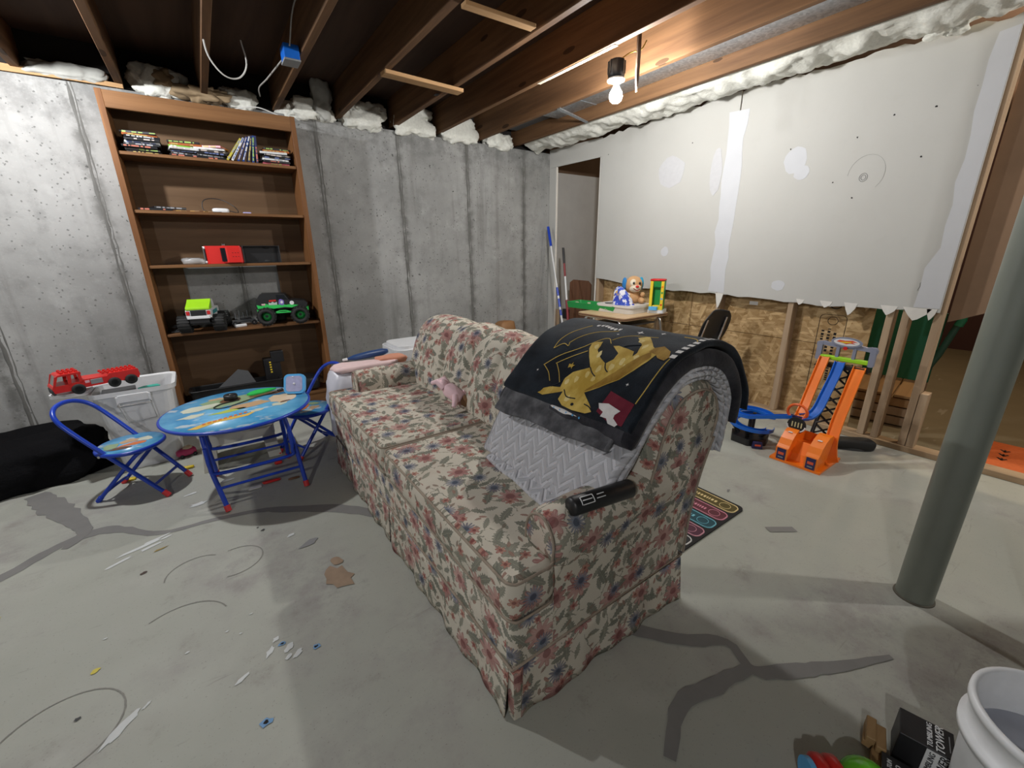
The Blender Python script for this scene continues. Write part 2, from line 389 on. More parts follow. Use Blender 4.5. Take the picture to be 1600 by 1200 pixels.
for k, (x, y, a, b, rz) in enumerate(((-.51, 2.43, .075, .012, .35), (-.57, 2.355, .05, .010, .45), (-.44, 2.47, .045, .008, .35), (-.46, 2.41, .05, .010, .4), (-.40, 2.46, .025, .008, .3),
    (-.465, 1.40, .045, .012, .9), (-.44, 1.425, .03, .012, .8), (-.40, 1.45, .018, .005, .8), (-.06, 1.43, .022, .010, .9), (-.035, 1.475, .014, .009, .6), (.0, 1.41, .02, .013, .9), (.02, 1.365, .022, .009, .7),
    (-.01, 1.37, .014, .008, .5), (-.15, 1.37, .03, .007, .5), (.11, 2.10, .02, .009, .3), (-.27, 2.72, .04, .016, .2), (-.12, 2.93, .04, .015, .1), (-.31, 2.87, .03, .01, .3), (-.20, 3.08, .02, .01, 0),
    (-.55, 1.85, .006, .004, 0), (-.3, 1.6, .006, .004, 0), (-.18, 1.62, .006, .004, 0), (-.14, 1.58, .005, .004, 0), (-.1, 1.66, .006, .003, 0))):
    flat(blob(a, b, 11, .35, k, x, y, rz)).build('paint_chip', M_CHIP, fl)
for k, (x, y, a) in enumerate(((-.02, 1.44, .012), (.08, 1.355, .013), (-.10, 1.17, .016))):
    flat(blob(a, a*.8, 9, .3, k+50, x, y)).build('paint_fleck', M_CHIPB, fl)
    flat(blob(a*.5, a*.35, 8, .4, k+70, x, y), .0022).build('paint_fleck', M_CHAR, fl)
for k, (x, y, a, b, c) in enumerate(((-.555, 1.70, .012, .009, (.62, .52, .08)), (-.95, 2.20, .06, .02, (.45, .44, .16)), (-.42, 2.36, .03, .006, (.30, .22, .06)), (-.47, 2.2, .012, .009, (.07, .04, .03)), (-.57, 1.52, .008, .006, (.05, .05, .05)), (.0, 2.23, .009, .007, (.05, .05, .05)), (-.02, 2.27, .005, .004, (.05, .04, .04)), (.17, 1.98, .045, .02, (.25, .25, .25)), (2.25, 1.02, .02, .008, (.2, .2, .19)))):
    flat(blob(a, b, 10, .3, k+20, x, y, .3)).build('floor_spot', plain('floor_spot_%d' % k, c, .7), fl)
M_RUST = plain('rust_stain', (.33, .235, .16), .8, var=.3, sc=20)
flat(blob(.05, .075, 16, .3, 91, .235, 1.66, .2)).build('rust_stain', M_RUST, fl)
flat(blob(.02, .03, 12, .3, 92, .25, 1.77, .2), .002).build('rust_stain', M_RUST, fl)
M_SCUFF = plain('scuff_ring', (.23, .225, .20), .7, var=.25)
for (cx, cy, r, a0, a1) in ((-.61, 1.485, .155, 0, 2*PI), (-.33, 1.72, .16, .3, 2.2), (-.28, 2.08, .11, .8, 3.2), (-.13, 2.05, .11, -1.9, 1.8)):
    ribbon([(cx+r*math.cos(a0+(a1-a0)*i/24), cy+r*.93*math.sin(a0+(a1-a0)*i/24)) for i in range(25)], [.005, .0035, .006, .003, .005], .0014, .3).build('scuff_ring', M_SCUFF, fl)
# long joint / trowel lines and darker patches in the paint on the right
flat([(2.05, .70), (2.16, .62), (2.18, .655), (2.07, .735)]).build('floor_spot', M_SEAL, fl)

# concrete wall behind, with the fins left by the form boards
wb = structure(MB().span((-3.2, 4.35, 0), (3.68, 4.55, HW)).build('wall_back', M_CONC))
M_SEAM = plain('form_seam', (.13, .128, .12), .95, var=.35, sc=16, bump=.6)
for k, x in enumerate((-2.0, -1.23, -.51, .25, 1.005, 1.74, 2.505, 3.27)):
    rr = random.Random(k); mb = MB()
    for dx, w0 in ((0, .011), (.022, .006)):
        P = [(x+dx+rr.uniform(-.004, .004), 4.35, HW*i/40) for i in range(41)]
        W2 = [w0*rr.uniform(.35, 1.2) for _ in P]
        mb.grid(lambda i, j: (Vector((P[i][0]+(j-1)*W2[i], 4.3502-(.006*W2[i]/.011 if j == 1 else 0), P[i][2])), (0, 0)), 40, 2)
    mb.build('form_seam', M_SEAM, wb)
structure(MB().span((-3.3, -3.4, 0), (-3.1, 4.55, 2.8)).build('wall_left', M_CONC))
structure(MB().span((-3.3, -3.5, 0), (8.2, -3.3, 2.8)).build('wall_near', M_CONC))
structure(MB().span((2.70, -3.3, 0), (2.80, -.535, 2.49)).build('wall_blocker', M_DRY))  # unseen wall, added to block the right lamp and shape its floor shadow
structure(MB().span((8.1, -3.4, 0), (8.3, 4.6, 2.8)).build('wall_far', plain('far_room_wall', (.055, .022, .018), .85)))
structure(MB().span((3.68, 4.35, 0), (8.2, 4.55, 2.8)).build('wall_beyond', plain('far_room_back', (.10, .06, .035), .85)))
# sill board on top of the concrete
tb = structure(MB().prism([(-3.2, 0), (-.75, .0), (-.5, .004), (-.22, .0), (-.22, .026), (-.40, .034), (-.62, .045), (-.72, .038), (-.9, .046), (-3.2, .046)], 0, .05, Matrix(((1, 0, 0, 0), (0, 0, 1, 4.335), (0, 1, 0, HW+.003), (0, 0, 0, 1)))).build('trim_1', M_LATH))

# ceiling: subfloor, joists, strips, fibreglass batts
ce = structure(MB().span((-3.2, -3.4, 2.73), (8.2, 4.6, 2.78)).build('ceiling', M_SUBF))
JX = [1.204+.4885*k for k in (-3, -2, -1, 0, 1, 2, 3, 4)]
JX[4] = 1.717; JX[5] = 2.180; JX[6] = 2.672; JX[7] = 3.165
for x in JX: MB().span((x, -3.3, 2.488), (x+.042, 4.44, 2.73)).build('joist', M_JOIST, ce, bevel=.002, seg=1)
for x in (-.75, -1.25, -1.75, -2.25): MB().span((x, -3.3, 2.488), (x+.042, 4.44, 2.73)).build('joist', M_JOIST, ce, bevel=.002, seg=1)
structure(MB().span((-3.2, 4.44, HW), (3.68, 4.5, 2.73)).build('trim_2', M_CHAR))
MB().box((1.50, 3.145, 2.474), (.60, .085, .024), rz=.06).build('nailed_strip', M_LATH, ce, bevel=.002, seg=1)
MB().box((1.46, 2.13, 2.477), (.42, .05, .02), rz=-.02).build('nailed_strip', M_LATH, ce, bevel=.002, seg=1)
MB().span((2.196, 2.03, 2.484), (2.224, 2.75, 2.489)).build('edge_strip', plain('bulb_lit_edge', (.62, .52, .40), .6), ce)  # strap along the joist edge, its pale colour standing for the bulb's light
# plumbing hole and notch shown as dark sockets in the joists
for x, y in ((1.69, 3.35), (1.66, 3.22)): MB().box((1.695 if x > 1.67 else 1.70, y, 2.4875), (.03, .05, .002)).build('notch', M_CHAR, ce)

def batt(name, c, d, label, mat=M_FIBRE, amp=.3, seed=0, freq=4.0, cat='insulation', group=None, n=18):
    return tag(lump(MB(), c, d, amp*1.5, 64, seed, freq*1.6, p=.62, fuzz=.16 if mat is not M_KRAFT else .05).build(name, mat), label, cat, group)
bays = [(-.02, 'left of the dark joist end above the bookcase'), (.47, 'in the joist bay right above the bookcase'), (.955, 'lying low behind the blue box joist, right of the bookcase top'), (1.45, 'in the second joist bay right of the bookcase'), (1.94, 'in the third joist bay right of the bookcase'), (2.42, 'in the fourth joist bay right of the bookcase'), (2.93, 'under the dark end of the metal duct at the concrete wall')]
dims = [(.32, .15), (.27, .12), (.39, .13), (.40, .14), (.40, .17), (.40, .18), (.38, .12)]
for k, ((x, wh), (wd, h)) in enumerate(zip(bays, dims)):
    batt('insulation_batt', (x, 4.39, HW+h*.5-.01), (wd, .2, h+.04), 'white fibreglass wool stuffed '+wh, seed=k+1, amp=.28, group='fibreglass batts along the concrete wall', n=22)
    if k in (3, 4): batt('insulation_tuft', (x+.06, 4.40, HW+h+.02), (.28, .16, .10), 'upper bulging tuft of white fibreglass '+wh, seed=k+21, group='fibreglass batts along the concrete wall')
batt('insulation_batt', (1.09, 4.33, HW+.12), (.16, .14, .26), 'upright slumped roll of grey fibreglass beside the first joist', M_FIBREG, seed=31, amp=.3)
batt('insulation_batt', (-.52, 4.40, HW+.06), (.42, .2, .10), 'grimy white fibreglass behind the pale sill board', M_FIBREG, seed=33, amp=.25)
batt('kraft_facing', (.25, 4.33, HW+.035), (.34, .15, .10), 'torn brown kraft paper facing over the bookcase top', M_KRAFT, seed=35, amp=.45, freq=7, cat='paper')
batt('kraft_facing', (.02, 4.31, HW+.10), (.12, .07, .09), 'crumpled brown paper flap on the white wool tuft', M_KRAFT, seed=36, amp=.5, freq=9, cat='paper')
# long roll of fibreglass along the top of the drywall
rr = random.Random(3)
mb = MB()
def _roll(i, j):
    y = .2 + (4.33-.2)*i/300; a = -PI*.93 + PI*1.05*j/20
    k = 1+.5*mnoise.noise(Vector((y*4, j*.22, 1)))+.3*mnoise.noise(Vector((y*13, j*.5, 4)))+.08*mnoise.noise(Vector((y*30, j*.9, 9)))
    return (Vector((3.455+.225*math.cos(a)*(1 if math.cos(a) < 0 else .95), y, 2.56+.075*k*math.sin(a)*1.3+.012*mnoise.noise(Vector((y*2, 0, 7))))), (0, 0))
mb.grid(_roll, 300, 20)
tag(mb.build('insulation_roll', M_FIBRE), 'long white fibreglass roll bulging over the torn drywall top', 'insulation')
batt('insulation_tuft', (3.56, .86, 2.50), (.12, .18, .10), 'loose bright tuft of fibreglass near the drywall end', seed=41, amp=.4, freq=8)

# ---------------------------------------------------------------- right wall: studs, sheathing, drywall
wr = bpy.data.objects.new('wall_right', None); COL.objects.link(wr); wr['kind'] = 'structure'
WX = 3.67
def yz(poly, x0, x1):                                  # prism of a (y,z) outline between x0 and x1
    return MB().prism(poly, x0, x1, Matrix(((0, 0, 1, 0), (1, 0, 0, 0), (0, 1, 0, 0), (0, 0, 0, 1))))
rr = random.Random(5)
def ragged(a, b, n, amp, skip=0): return [(a[0]+(b[0]-a[0])*i/n, a[1]+(b[1]-a[1])*i/n+rr.uniform(-amp, amp)) for i in range(n+1)]
topA = ragged((2.045, 2.505), (3.50, 2.47), 26, .014); topB = ragged((.60, 2.475), (2.035, 2.51), 30, .012)
pa = yz([(2.04, .962)]+ragged((2.1, .960), (2.85, .962), 8, .006)+[(3.0, .98), (3.3, 1.02), (3.49, 1.035), (3.50, 1.04)]+topA[::-1], WX, WX+.013)
pa.build('drywall_panel', M_DRY, wr)
pb = yz(ragged((.592, .952), (1.25, .93), 8, .006)+ragged((1.3, .935), (2.03, .958), 8, .006)+topB[::-1], WX, WX+.013); pb.build('drywall_panel', M_DRY, wr)
yz([(3.50, 2.285), (4.345, 2.295), (4.345, 2.49), (3.50, 2.47)], WX, WX+.013).build('drywall_panel', M_DRY, wr)
yz([(4.216, 0), (4.345, 0), (4.345, 2.295), (4.216, 2.29)], WX, WX+.013).build('drywall_panel', M_DRY, wr)
# taped joint, corner band and patches of joint compound
yz([(1.985, .97)]+[(1.975+rr.uniform(-.012, .012), .97+1.4*i/14) for i in range(15)]+[(2.115+rr.uniform(-.012, .012), 2.38-1.4*i/14) for i in range(15)], WX-.0022, WX).build('joint_tape', M_PUTTY, wr)
yz([(.596, .97)]+[(.68+rr.uniform(-.012, .012)+(.03 if i < 3 else 0), .97+1.45*i/12) for i in range(13)]+[(.602, 2.43)], WX-.0022, WX).build('joint_tape', M_PUTTY, wr)
for k, (y, z, a, b) in enumerate(((1.575, 1.95, .075, .09), (1.545, 1.06, .05, .04), (2.61, 1.32, .04, .045), (2.62, 2.02, .14, .13), (1.52, 1.86, .05, .05), (2.18, 1.95, .05, .18))):
    yz(blob(a, b, 16, .08, k, y, z), WX-.0014-.0003*k, WX).build('compound_patch', M_PUTTY if k not in (3, 5) else plain('thin_compound', (.50, .50, .515), .9), wr)
M_PEN = plain('pencil_mark', (.2, .2, .2), .8)
for k, (r_, s_) in enumerate(((.035, .05), (.022, .03))): MB().tube([(WX-.001, p, q) for p, q in blob(r_, s_, 16, .35, 60+k, .685, 1.10)], .0011, 4, closed=True).build('pencil_sketch', M_PEN, wr)
for k, (y, z, r) in enumerate(((1.14, 1.78, .022), (1.14, 1.78, .013), (1.13, 1.80, .10))):
    n0 = 22; P = [Vector((WX-.001, y+r*math.cos(2*PI*i/n0), z+r*1.15*math.sin(2*PI*i/n0))) for i in range(n0 if k < 2 else 15)]
    MB().tube(P, .0016 if k < 2 else .0006, 4, closed=k < 2).build('pencil_ring', M_PEN, wr)
for k, (y, z) in enumerate(((.86, 2.12), (.87, 1.86), (1.31, 1.77), (1.22, 2.03), (1.62, 2.03), (1.18, 1.66), (1.05, 2.12), (2.43, 2.22), (3.40, 2.29))):
    yz(blob(.0055, .005, 8, .4, k+5, y, z), WX-.0012, WX).build('nail_dimple', M_CHAR, wr)
# torn paper curls hanging from the lower drywall edge
for k, (y, w2, h) in enumerate(((2.01, .07, .12), (1.37, .055, .03), (1.2, .08, .035), (1.05, .08, .075), (.84, .09, .05), (.70, .14, .07), (.63, .05, .06))):
    yz([(y-w2/2, .965), (y+w2/2, .968), (y+w2*.28, .955-h*.5), (y+w2*.06, .955-h), (y-w2*.1, .955-h*.85), (y-w2*.36, .95-h*.3)], WX-.003, WX+.004).build('torn_paper', M_PAPER, wr)
for y in (3.46, 2.63, 2.0, 1.414, .807, .727, .575):
    MB().span((3.684, y, .04), (3.773, y+.04, 2.455)).build('stud', M_STUD, wr, bevel=.003, seg=1)
MB().span((3.684, .532, .04), (3.773, .572, .42)).build('stud', M_STUD, wr, bevel=.003, seg=1)
for a, b in ((-3.3, .95), (.955, 3.5)): MB().span((3.675, a, 0), (3.775, b, .04)).build('bottom_plate', M_PLATE, wr, bevel=.003, seg=1)
for a, b, z0, z1 in ((2.33, 3.5, .635, 2.45), (.93, 2.325, .635, 2.45), (2.33, 3.5, .02, .63), (.93, 2.325, .02, .63)):
    MB().span((3.775, a, z0), (3.787, b, z1)).build('sheathing_panel', M_OSB, wr)
# grade stamp printed on the sheathing: frames and rows of unreadable small print
st = MB()
for (y0, y1, z0, z1) in ((1.245, 1.085, .86, .29),):
    st.tube([(3.7745, y, z) for y, z in rrect(.17, .58, .03, 4, 1.165, .57)], .0022, 4, closed=True)
st.tube([(3.7745, 1.165+.032*math.cos(t), .815+.03*math.sin(t)) for t in (2*PI*i/14 for i in range(14))], .0022, 4, closed=True)
st.tube([(3.7745, 1.165+.035*math.cos(t), .935+.03*math.sin(t)) for t in (2*PI*i/14 for i in range(14))], .0028, 4, closed=True)
for c, (z0, z1) in enumerate(((.55, .75), (.58, .76), (.54, .74), (.34, .47), (.33, .50), (.36, .48))):
    y = 1.215-.04*(c % 3); z = z0
    while z < z1:
        l = rr.uniform(.008, .02); st.box((3.7745, y, z+l/2), (.001, .018, l)); z += l+rr.uniform(.004, .012)
st.build('printed_stamp', M_CHAR, wr)
MB().span((3.7735, 1.72, .88), (3.7745, 1.79, .91)).build('paper_label', M_PAPER, wr)
# backs of drywall in the next room, hanging past the end stud
pg = yz([(-3.3, .93), (.30, .955), (.36, .985), (.42, .95), (.52, .90), (.565, .88), (.572, 2.49), (-3.3, 2.49)], 3.79, 3.803)
structure(pg.build('wall_divider', plain('brown_paper_face', (.20, .125, .075), .85, var=.2, sc=5)))
# return wall seen through the narrow opening in the corner, its low ceiling, and the white corner bead
structure(MB().span((3.67, 3.497, 0), (3.677, 3.512, 2.29)).build('trim_3', M_PAPER))
structure(MB().span((3.667, 4.211, 0), (3.69, 4.223, 2.292)).build('trim_4', M_PAPER))
structure(MB().span((3.69, 4.25, 0), (5.2, 4.3, 2.24)).build('wall_return', plain('grey_drywall', (.36, .36, .355), .85, var=.1, sc=6)))
# ================================================================ sofa
def floral():
    g = G('floral_tapestry', .95, 0, .12); u = g.uv(); u = g.vm('ADD', u, g.vm('SCALE', u, (0, 0, 0)))
    wob = g.noise(u, 22, 3, .6, col=True); wob = g.vm('SUBTRACT', wob, (.5, .5, .5))
    def wv(k):
        n = g.new('ShaderNodeVectorMath'); n.operation = 'SCALE'; g.put(n.inputs[0], wob); n.inputs['Scale'].default_value = k
        return g.vm('ADD', u, X(g, n.outputs[0]))
    n0 = g.noise(u, 3, 3); weave = g.noise(u, 420, 1)
    c = g.mix(n0, (.54, .495, .405), (.63, .585, .495))
    c = g.mix(g.noise(u, 1.4, 3).step(.5, .75)*.5, c, (.45, .335, .285))
    # fine twigs: thin edges of a large warped cell net, broken up
    e = g.vor(g.scale(wv(.07), 5.0), 'DISTANCE_TO_EDGE', '2D')['Distance']
    c = g.mix((e < .020)*(g.noise(u, 7, 2) > .47)*.75, c, (.13, .135, .10))
    def leaves(c, sc, off, keep, ln, wd, cols):
        p = g.scale(wv(.018), sc, off); v = g.vor(p, 'F1', '2D', .9); r = g.xyz(v['Color'])
        d = g.vm('SUBTRACT', p, v['Position']); x, y, _ = g.xyz(d); a = r[0]*6.283
        lx = x*a.cos() + y*a.sin(); ly = y*a.cos() - x*a.sin()
        t = lx/ln; w3 = (1.0 - t*t).max(0.0)*wd*(1.0+(lx*46.0).sin()*.22)
        m = (ly.abs() < w3)*(r[1] < keep)
        cc = g.mix(r[2], *cols); cc = g.mix((ly.abs() < .012)*.6, cc, (.30, .29, .22))
        cc = g.mix(((ly*90.0).sin() > .5)*.25, cc, (.32, .31, .24))
        return g.mix(m*.9, c, cc)
    LC = ((.125, .135, .11), (.25, .245, .195))
    c = leaves(c, 5.55, (0, 0, 0), .85, .52, .17, LC)
    c = leaves(c, 7.77, (3.3, 1.7, 0), .78, .48, .16, LC)
    c = leaves(c, 12.58, (7.1, 4.2, 0), .5, .40, .15, ((.16, .17, .13), (.33, .15, .12)))
    def flowers(c, sc, off, R, keep, npet, depth, cols, core):
        p = g.scale(wv(.014), sc, off); v = g.vor(p, 'F1', '2D', .75); r = g.xyz(v['Color'])
        x, y, _ = g.xyz(g.vm('SUBTRACT', p, v['Position'])); th = y.atan2(x) + r[0]*6.0
        rad = (x*x + y*y*(r[2]*.6+.9)).sqrt(); pet = (th*(npet/2)).cos().abs()
        lim = (1.0-depth + pet*depth)*R*(r[2]*.4+.75)
        m = (rad < lim)*(r[1] < keep); t = rad/R
        cc = g.mix((g.xyz(g.noise(p, 2.0, 2, col=True))[0]).step(.35, .65), *cols)
        cc = g.mix(((th*(npet*2.5)).sin()*.5+.5)*t.step(.15, .6)*.55, cc, (.50, .37, .31))
        cc = g.mix((t < .30)*.8, cc, core); cc = g.mix(((rad > (lim-.03)))*.45, cc, core)
        return g.mix(m*.92, c, cc)
    c = flowers(c, 3.40, (0, 0, 0), .37, .66, 9, .48, ((.30, .105, .105), (.47, .27, .24)), (.18, .06, .06))
    c = flowers(c, 4.14, (5.2, 2.6, 0), .32, .42, 15, .60, ((.06, .09, .15), (.15, .20, .27)), (.05, .06, .09))
    c = flowers(c, 7.77, (1.9, 8.6, 0), .31, .30, 6, .5, ((.33, .09, .08), (.42, .20, .14)), (.18, .05, .05))
    c = g.mix((weave > .55)*.12, c, (.10, .09, .08))
    c = g.mix(g.noise(u, 2.2, 4, .6).step(.58, .8)*.22, c, (.22, .175, .13))
    g.bump(weave*.6 + g.noise(u, 9, 3)*1.2, .35, .004)
    return g.col(c)
M_FLOR = floral(); M_PIPE = plain('floral_piping', (.30, .245, .19), .95, var=.35, sc=45)
sofa = thing('sofa', 'old floral tapestry sofa with rolled arms and skirt, standing on the grey floor', 'sofa', (0, 0, 0))
def rings(mb, outline, levels, cap=True):
    """rounded block from one outline: levels = [(inset, z)], each ring moved inwards along the corner normals"""
    n = len(outline); P = [Vector((x, y, 0)) for x, y in outline]; N = []
    for i in range(n):
        a = (P[i]-P[i-1]).normalized(); b = (P[(i+1) % n]-P[i]).normalized()
        na = Vector((-a.y, a.x, 0)); nb = Vector((-b.y, b.x, 0)); q = (na+nb).normalized(); N.append(q/max(.5, q.dot(na)))
    L = [0]
    for i in range(n): L.append(L[-1]+(P[(i+1) % n]-P[i]).length)
    def fn(i, j):
        ins, z = levels[i][:2]; k = j % n; q = P[k]+N[k]*ins
        return (Vector((q.x, q.y, z)), (L[j]+outline[0][0], z+3))
    side = [k for k in range(len(levels))]
    mb.grid(fn, len(levels)-1, n, cv=True)
    if cap:
        q = [P[k]+N[k]*levels[-1][0] for k in range(n)]
        mb.add([(v.x, v.y, levels[-1][1]) for v in q], [tuple(range(n))], [[(v.x, v.y) for v in q]], smooth=True)
        q = [P[k]+N[k]*levels[0][0] for k in range(n)]
        mb.add([(v.x, v.y, levels[0][1]) for v in q], [tuple(range(n))[::-1]], [[(v.x, v.y) for v in q][::-1]])
    return mb
def dense(poly, d=.05, r=.03):
    """polygon (ccw) with rounded corners and extra points along the sides"""
    n = len(poly); out = []
    for i in range(n):
        p, a, b = Vector(poly[i]), Vector(poly[i-1]), Vector(poly[(i+1) % n])
        u, v = (a-p).normalized(), (b-p).normalized()
        for k in range(5):
            t = k/4; q0 = p+u*r; q1 = p+v*r; out.append(((1-t)**2*q0 + 2*t*(1-t)*p + t*t*q1))
        e0 = p+v*r; e1 = b+(p-b).normalized()*r; m = max(1, int((e1-e0).length/d))
        for k in range(1, m): out.append(e0+(e1-e0)*k/m)
    return [(q.x, q.y) for q in out]
SY0, SY1, SM = .735, 2.765, 1.745
AW = .132                                            # arm width
def cushion(y0, y1, near, z0=.355, z1=.505):
    if near: poly = [(.50, y0), (.674, y0), (.674, y0+AW), (1.10, y0+AW), (1.10, y1), (.50, y1)]
    else: poly = [(.50, y0), (1.10, y0), (1.10, y1-AW), (.674, y1-AW), (.674, y1), (.50, y1)]
    out = dense(poly, .05, .042); mb = MB()
    lv = [(.020, z0), (.008, z0+.010), (-.002, z0+.04), (-.006, (z0+z1)/2), (-.001, z1-.03), (.005, z1-.012), (.013, z1-.004), (.024, z1)]
    rings(mb, out, lv)
    o = mb.build('seat_cushion', M_FLOR, sofa)
    for zz, ins in ((z1-.008, .004), (z0+.012, .006)):
        MB().tube([(x+(ins if x < .52 else 0), y, zz) for x, y in out], .0045, 5, closed=True).build('piping', M_PIPE, o)
    return o
cushion(SY0, SM-.009, True); cushion(SM+.009, SY1, False)
# body under the cushions
mb = MB(); rings(mb, dense([(.515, SY0+.012), (1.335, SY0+.012), (1.335, SY1-.012), (.515, SY1-.012)], .06, .03), [(0, .06), (0, .19), (0, .345), (.01, .352)])
mb.build('base', M_FLOR, sofa)
# arms: cross-section swept along x, rolled outwards at the top
def arm(side):
    y0 = SY0 if side < 0 else SY1
    prof = [(.012, .185), (.010, .30), (.012, .40), (.006, .47), (-.006, .53), (-.004, .575), (.022, .612), (.060, .628), (.100, .622), (.132, .598), (.150, .56), (.156, .50), (.156, .38)]
    prof = [(q.x, q.y) for q in smooth_path([(a, b, 0) for a, b in prof], 3)]
    L = [0]
    for i in range(1, len(prof)): L.append(L[-1]+math.dist(prof[i], prof[i-1]))
    xs = [.668, .672, .685, .72, .80, .90, 1.0, 1.1, 1.2, 1.30]
    def fn(i, j):
        x = xs[i]; k = {0: .82, 1: .93, 2: .985}.get(i, 1.0); a, b = prof[j]; a = .07+(a-.07)*(k if b > .45 else 1)
        b = b + (.012*(x-.67) if b > .45 else 0) - (1-k)*(b-.45)*.5*(b > .45)
        return (Vector((x, y0-side*a, b)), (x, L[j]+(0 if side < 0 else 1.3)))
    mb = MB().grid(fn, len(xs)-1, len(prof)-1)
    e = [fn(0, j)[0] for j in range(len(prof))]
    mb.add(e, [tuple(range(len(e)))], [[(v.y, v.z) for v in e]], smooth=False)
    o = mb.build('arm', M_FLOR, sofa)
    # scroll panel on the arm's front with its welt and button
    out = [(y0-side*(.07+(a-.07)*.80), b*.985) for a, b in prof if b > .32]
    pnl = MB().prism(out, .660, .6685, Matrix(((0, 0, 1, 0), (1, 0, 0, 0), (0, 1, 0, 0), (0, 0, 0, 1)))).build('arm_front', M_FLOR, o, bevel=.003)
    MB().tube([(.6605, y, z) for y, z in out], .0045, 5).build('piping', M_PIPE, o)
    return o
arm(-1); arm(1)
# channelled, rolled back: XZ profile swept along y
BP = [(1.04, .36), (1.045, .48), (1.065, .58), (1.095, .68), (1.125, .77), (1.165, .84), (1.225, .887), (1.30, .902), (1.375, .893), (1.45, .865), (1.49, .80), (1.485, .72), (1.445, .62), (1.40, .50), (1.365, .36), (1.35, .185)]
BPS = [(q.x, q.y) for q in smooth_path([(a, b, 0) for a, b in BP], 4)]
BL = [0]
for i in range(1, len(BPS)): BL.append(BL[-1]+math.dist(BPS[i], BPS[i-1]))
VAL = (2.30, 1.99, 1.72, 1.40, 1.12)
ys = [SY0+.012+(SY1-SY0-.024)*i/140 for i in range(141)]
def backfn(i, j):
    y = ys[i]; a, b = BPS[j]; t = j/len(BPS); ce_ = Vector((1.28, .60))
    fan = max(0, min(1, (b-.5)/.4))
    d = min(abs(y-v-(v-1.75)*.10*(fan-.5)) for v in VAL)
    val = math.exp(-(d/.020)**2)*.026 - .026*min(1, d/.16)**.7
    wt = max(0, min(1, (t-.02)/.12))*max(0, min(1, (.62-t)/.1))
    e = min(y-ys[0], ys[-1]-y); rnd = .045*(1-min(1, e/.06))**2 if t < .75 else .012*(1-min(1, e/.04))**2
    lift = 1+.02*math.exp(-((y-1.9)/.5)**2)
    n = (Vector((a, b))-ce_).normalized(); q = Vector((a, b)) - n*(val*wt + rnd)
    q.y = .36+(q.y-.36)*lift if q.y > .36 else q.y
    return (Vector((q.x, y, q.y)), (y*1.0+.37, BL[j]+.11))
mb = MB().grid(backfn, 140, len(BPS)-1)
for i in (0, 140):
    e = [backfn(i, j)[0] for j in range(len(BPS))]; mb.add(e, [tuple(range(len(e)))], [[(v.x+i, v.z) for v in e]])
bk = mb.build('backrest', M_FLOR, sofa)
for i in (0, 140):
    MB().tube([backfn(i, j)[0]+Vector((0, -.003 if i == 0 else .003, 0)) for j in range(6, len(BPS))], .005, 5).build('piping', M_PIPE, bk)
# gathered skirt panels with box pleats at the corners
def skirt(p0, p1, out, seed, tw=0):
    n = max(20, int((Vector(p1)-Vector(p0)).length*70)); L = (Vector(p1)-Vector(p0)).length
    def fn(i, j):
        t = i/n; z = .188*(1-j/6); k = j/6
        wv = .006*k*math.sin(t*L*21+seed)+.004*k*math.sin(t*L*47+seed*2)+.012*k
        q = Vector(p0).lerp(Vector(p1), t)+Vector(out)*(.004+wv); q.z = max(.003, z + (.006*math.sin(t*L*9+seed) if j == 6 else 0))
        return (q, (t*L+seed, z))
    o = MB().grid(fn, n, 6).build('skirt', M_FLOR, sofa)
    s = o.modifiers.new('thick', 'SOLIDIFY'); s.thickness = .003; return o
skirt((.513, SY0+.02, 0), (.513, SM-.006, 0), (-1, 0, 0), 1.1); skirt((.513, SM+.006, 0), (.513, SY1-.02, 0), (-1, 0, 0), 2.6)
skirt((.53, SY0+.010, 0), (1.325, SY0+.010, 0), (0, -1, 0), 4.2); skirt((.53, SY1-.010, 0), (1.325, SY1-.010, 0), (0, 1, 0), 5.9)
skirt((1.338, SY0+.02, 0), (1.338, SY1-.02, 0), (1, 0, 0), 7.3)
MB().tube([(.512, SY0+.01, .190), (.512, SY1-.01, .190), (1.337, SY1-.01, .190), (1.337, SY0+.009, .190), (.512, SY0+.009, .190)], .005, 5, closed=True).build('skirt_welt', M_PIPE, sofa)
MB().prism([(.507, SY0-.004), (.53, SY0-.007), (.55, SY0+.004), (.52, SY0+.03), (.508, SY0+.03)], .006, .188).build('skirt_pleat', M_FLOR, sofa, bevel=.003)

# ================================================================ blankets folded over the sofa's near end
def sheet_fn(prof, y0, y1, wr=.004, seed=0, skew=0.0, nu=46, nv=36, frn=0.0):
    S = [(q.x, q.y) for q in smooth_path([(a, b, 0) for a, b in prof], 8)]; L = [0]
    for i in range(1, len(S)): L.append(L[-1]+math.dist(S[i], S[i-1]))
    def at(u, v):                                    # u: arc length, v: 0..1 across
        u = max(0, min(L[-1], u)); i = 0
        while i < len(L)-2 and L[i+1] < u: i += 1
        t = (u-L[i])/(L[i+1]-L[i]); a = S[i][0]+(S[i+1][0]-S[i][0])*t; b = S[i][1]+(S[i+1][1]-S[i][1])*t
        d = Vector((S[i+1][0]-S[i][0], S[i+1][1]-S[i][1])).normalized(); nx, nz = -d.y, d.x
        y = y0+(y1-y0)*v; k = wr*(mnoise.noise(Vector((u*7, y*7, seed)))+.5*mnoise.noise(Vector((u*17, y*17, seed))))
        sk = skew*(v-.5)
        return Vector((a+nx*k+sk, y+.012*mnoise.noise(Vector((u*4, v*2, seed+9))), b+nz*k)), Vector((nx, 0, nz))
    return at, L[-1]
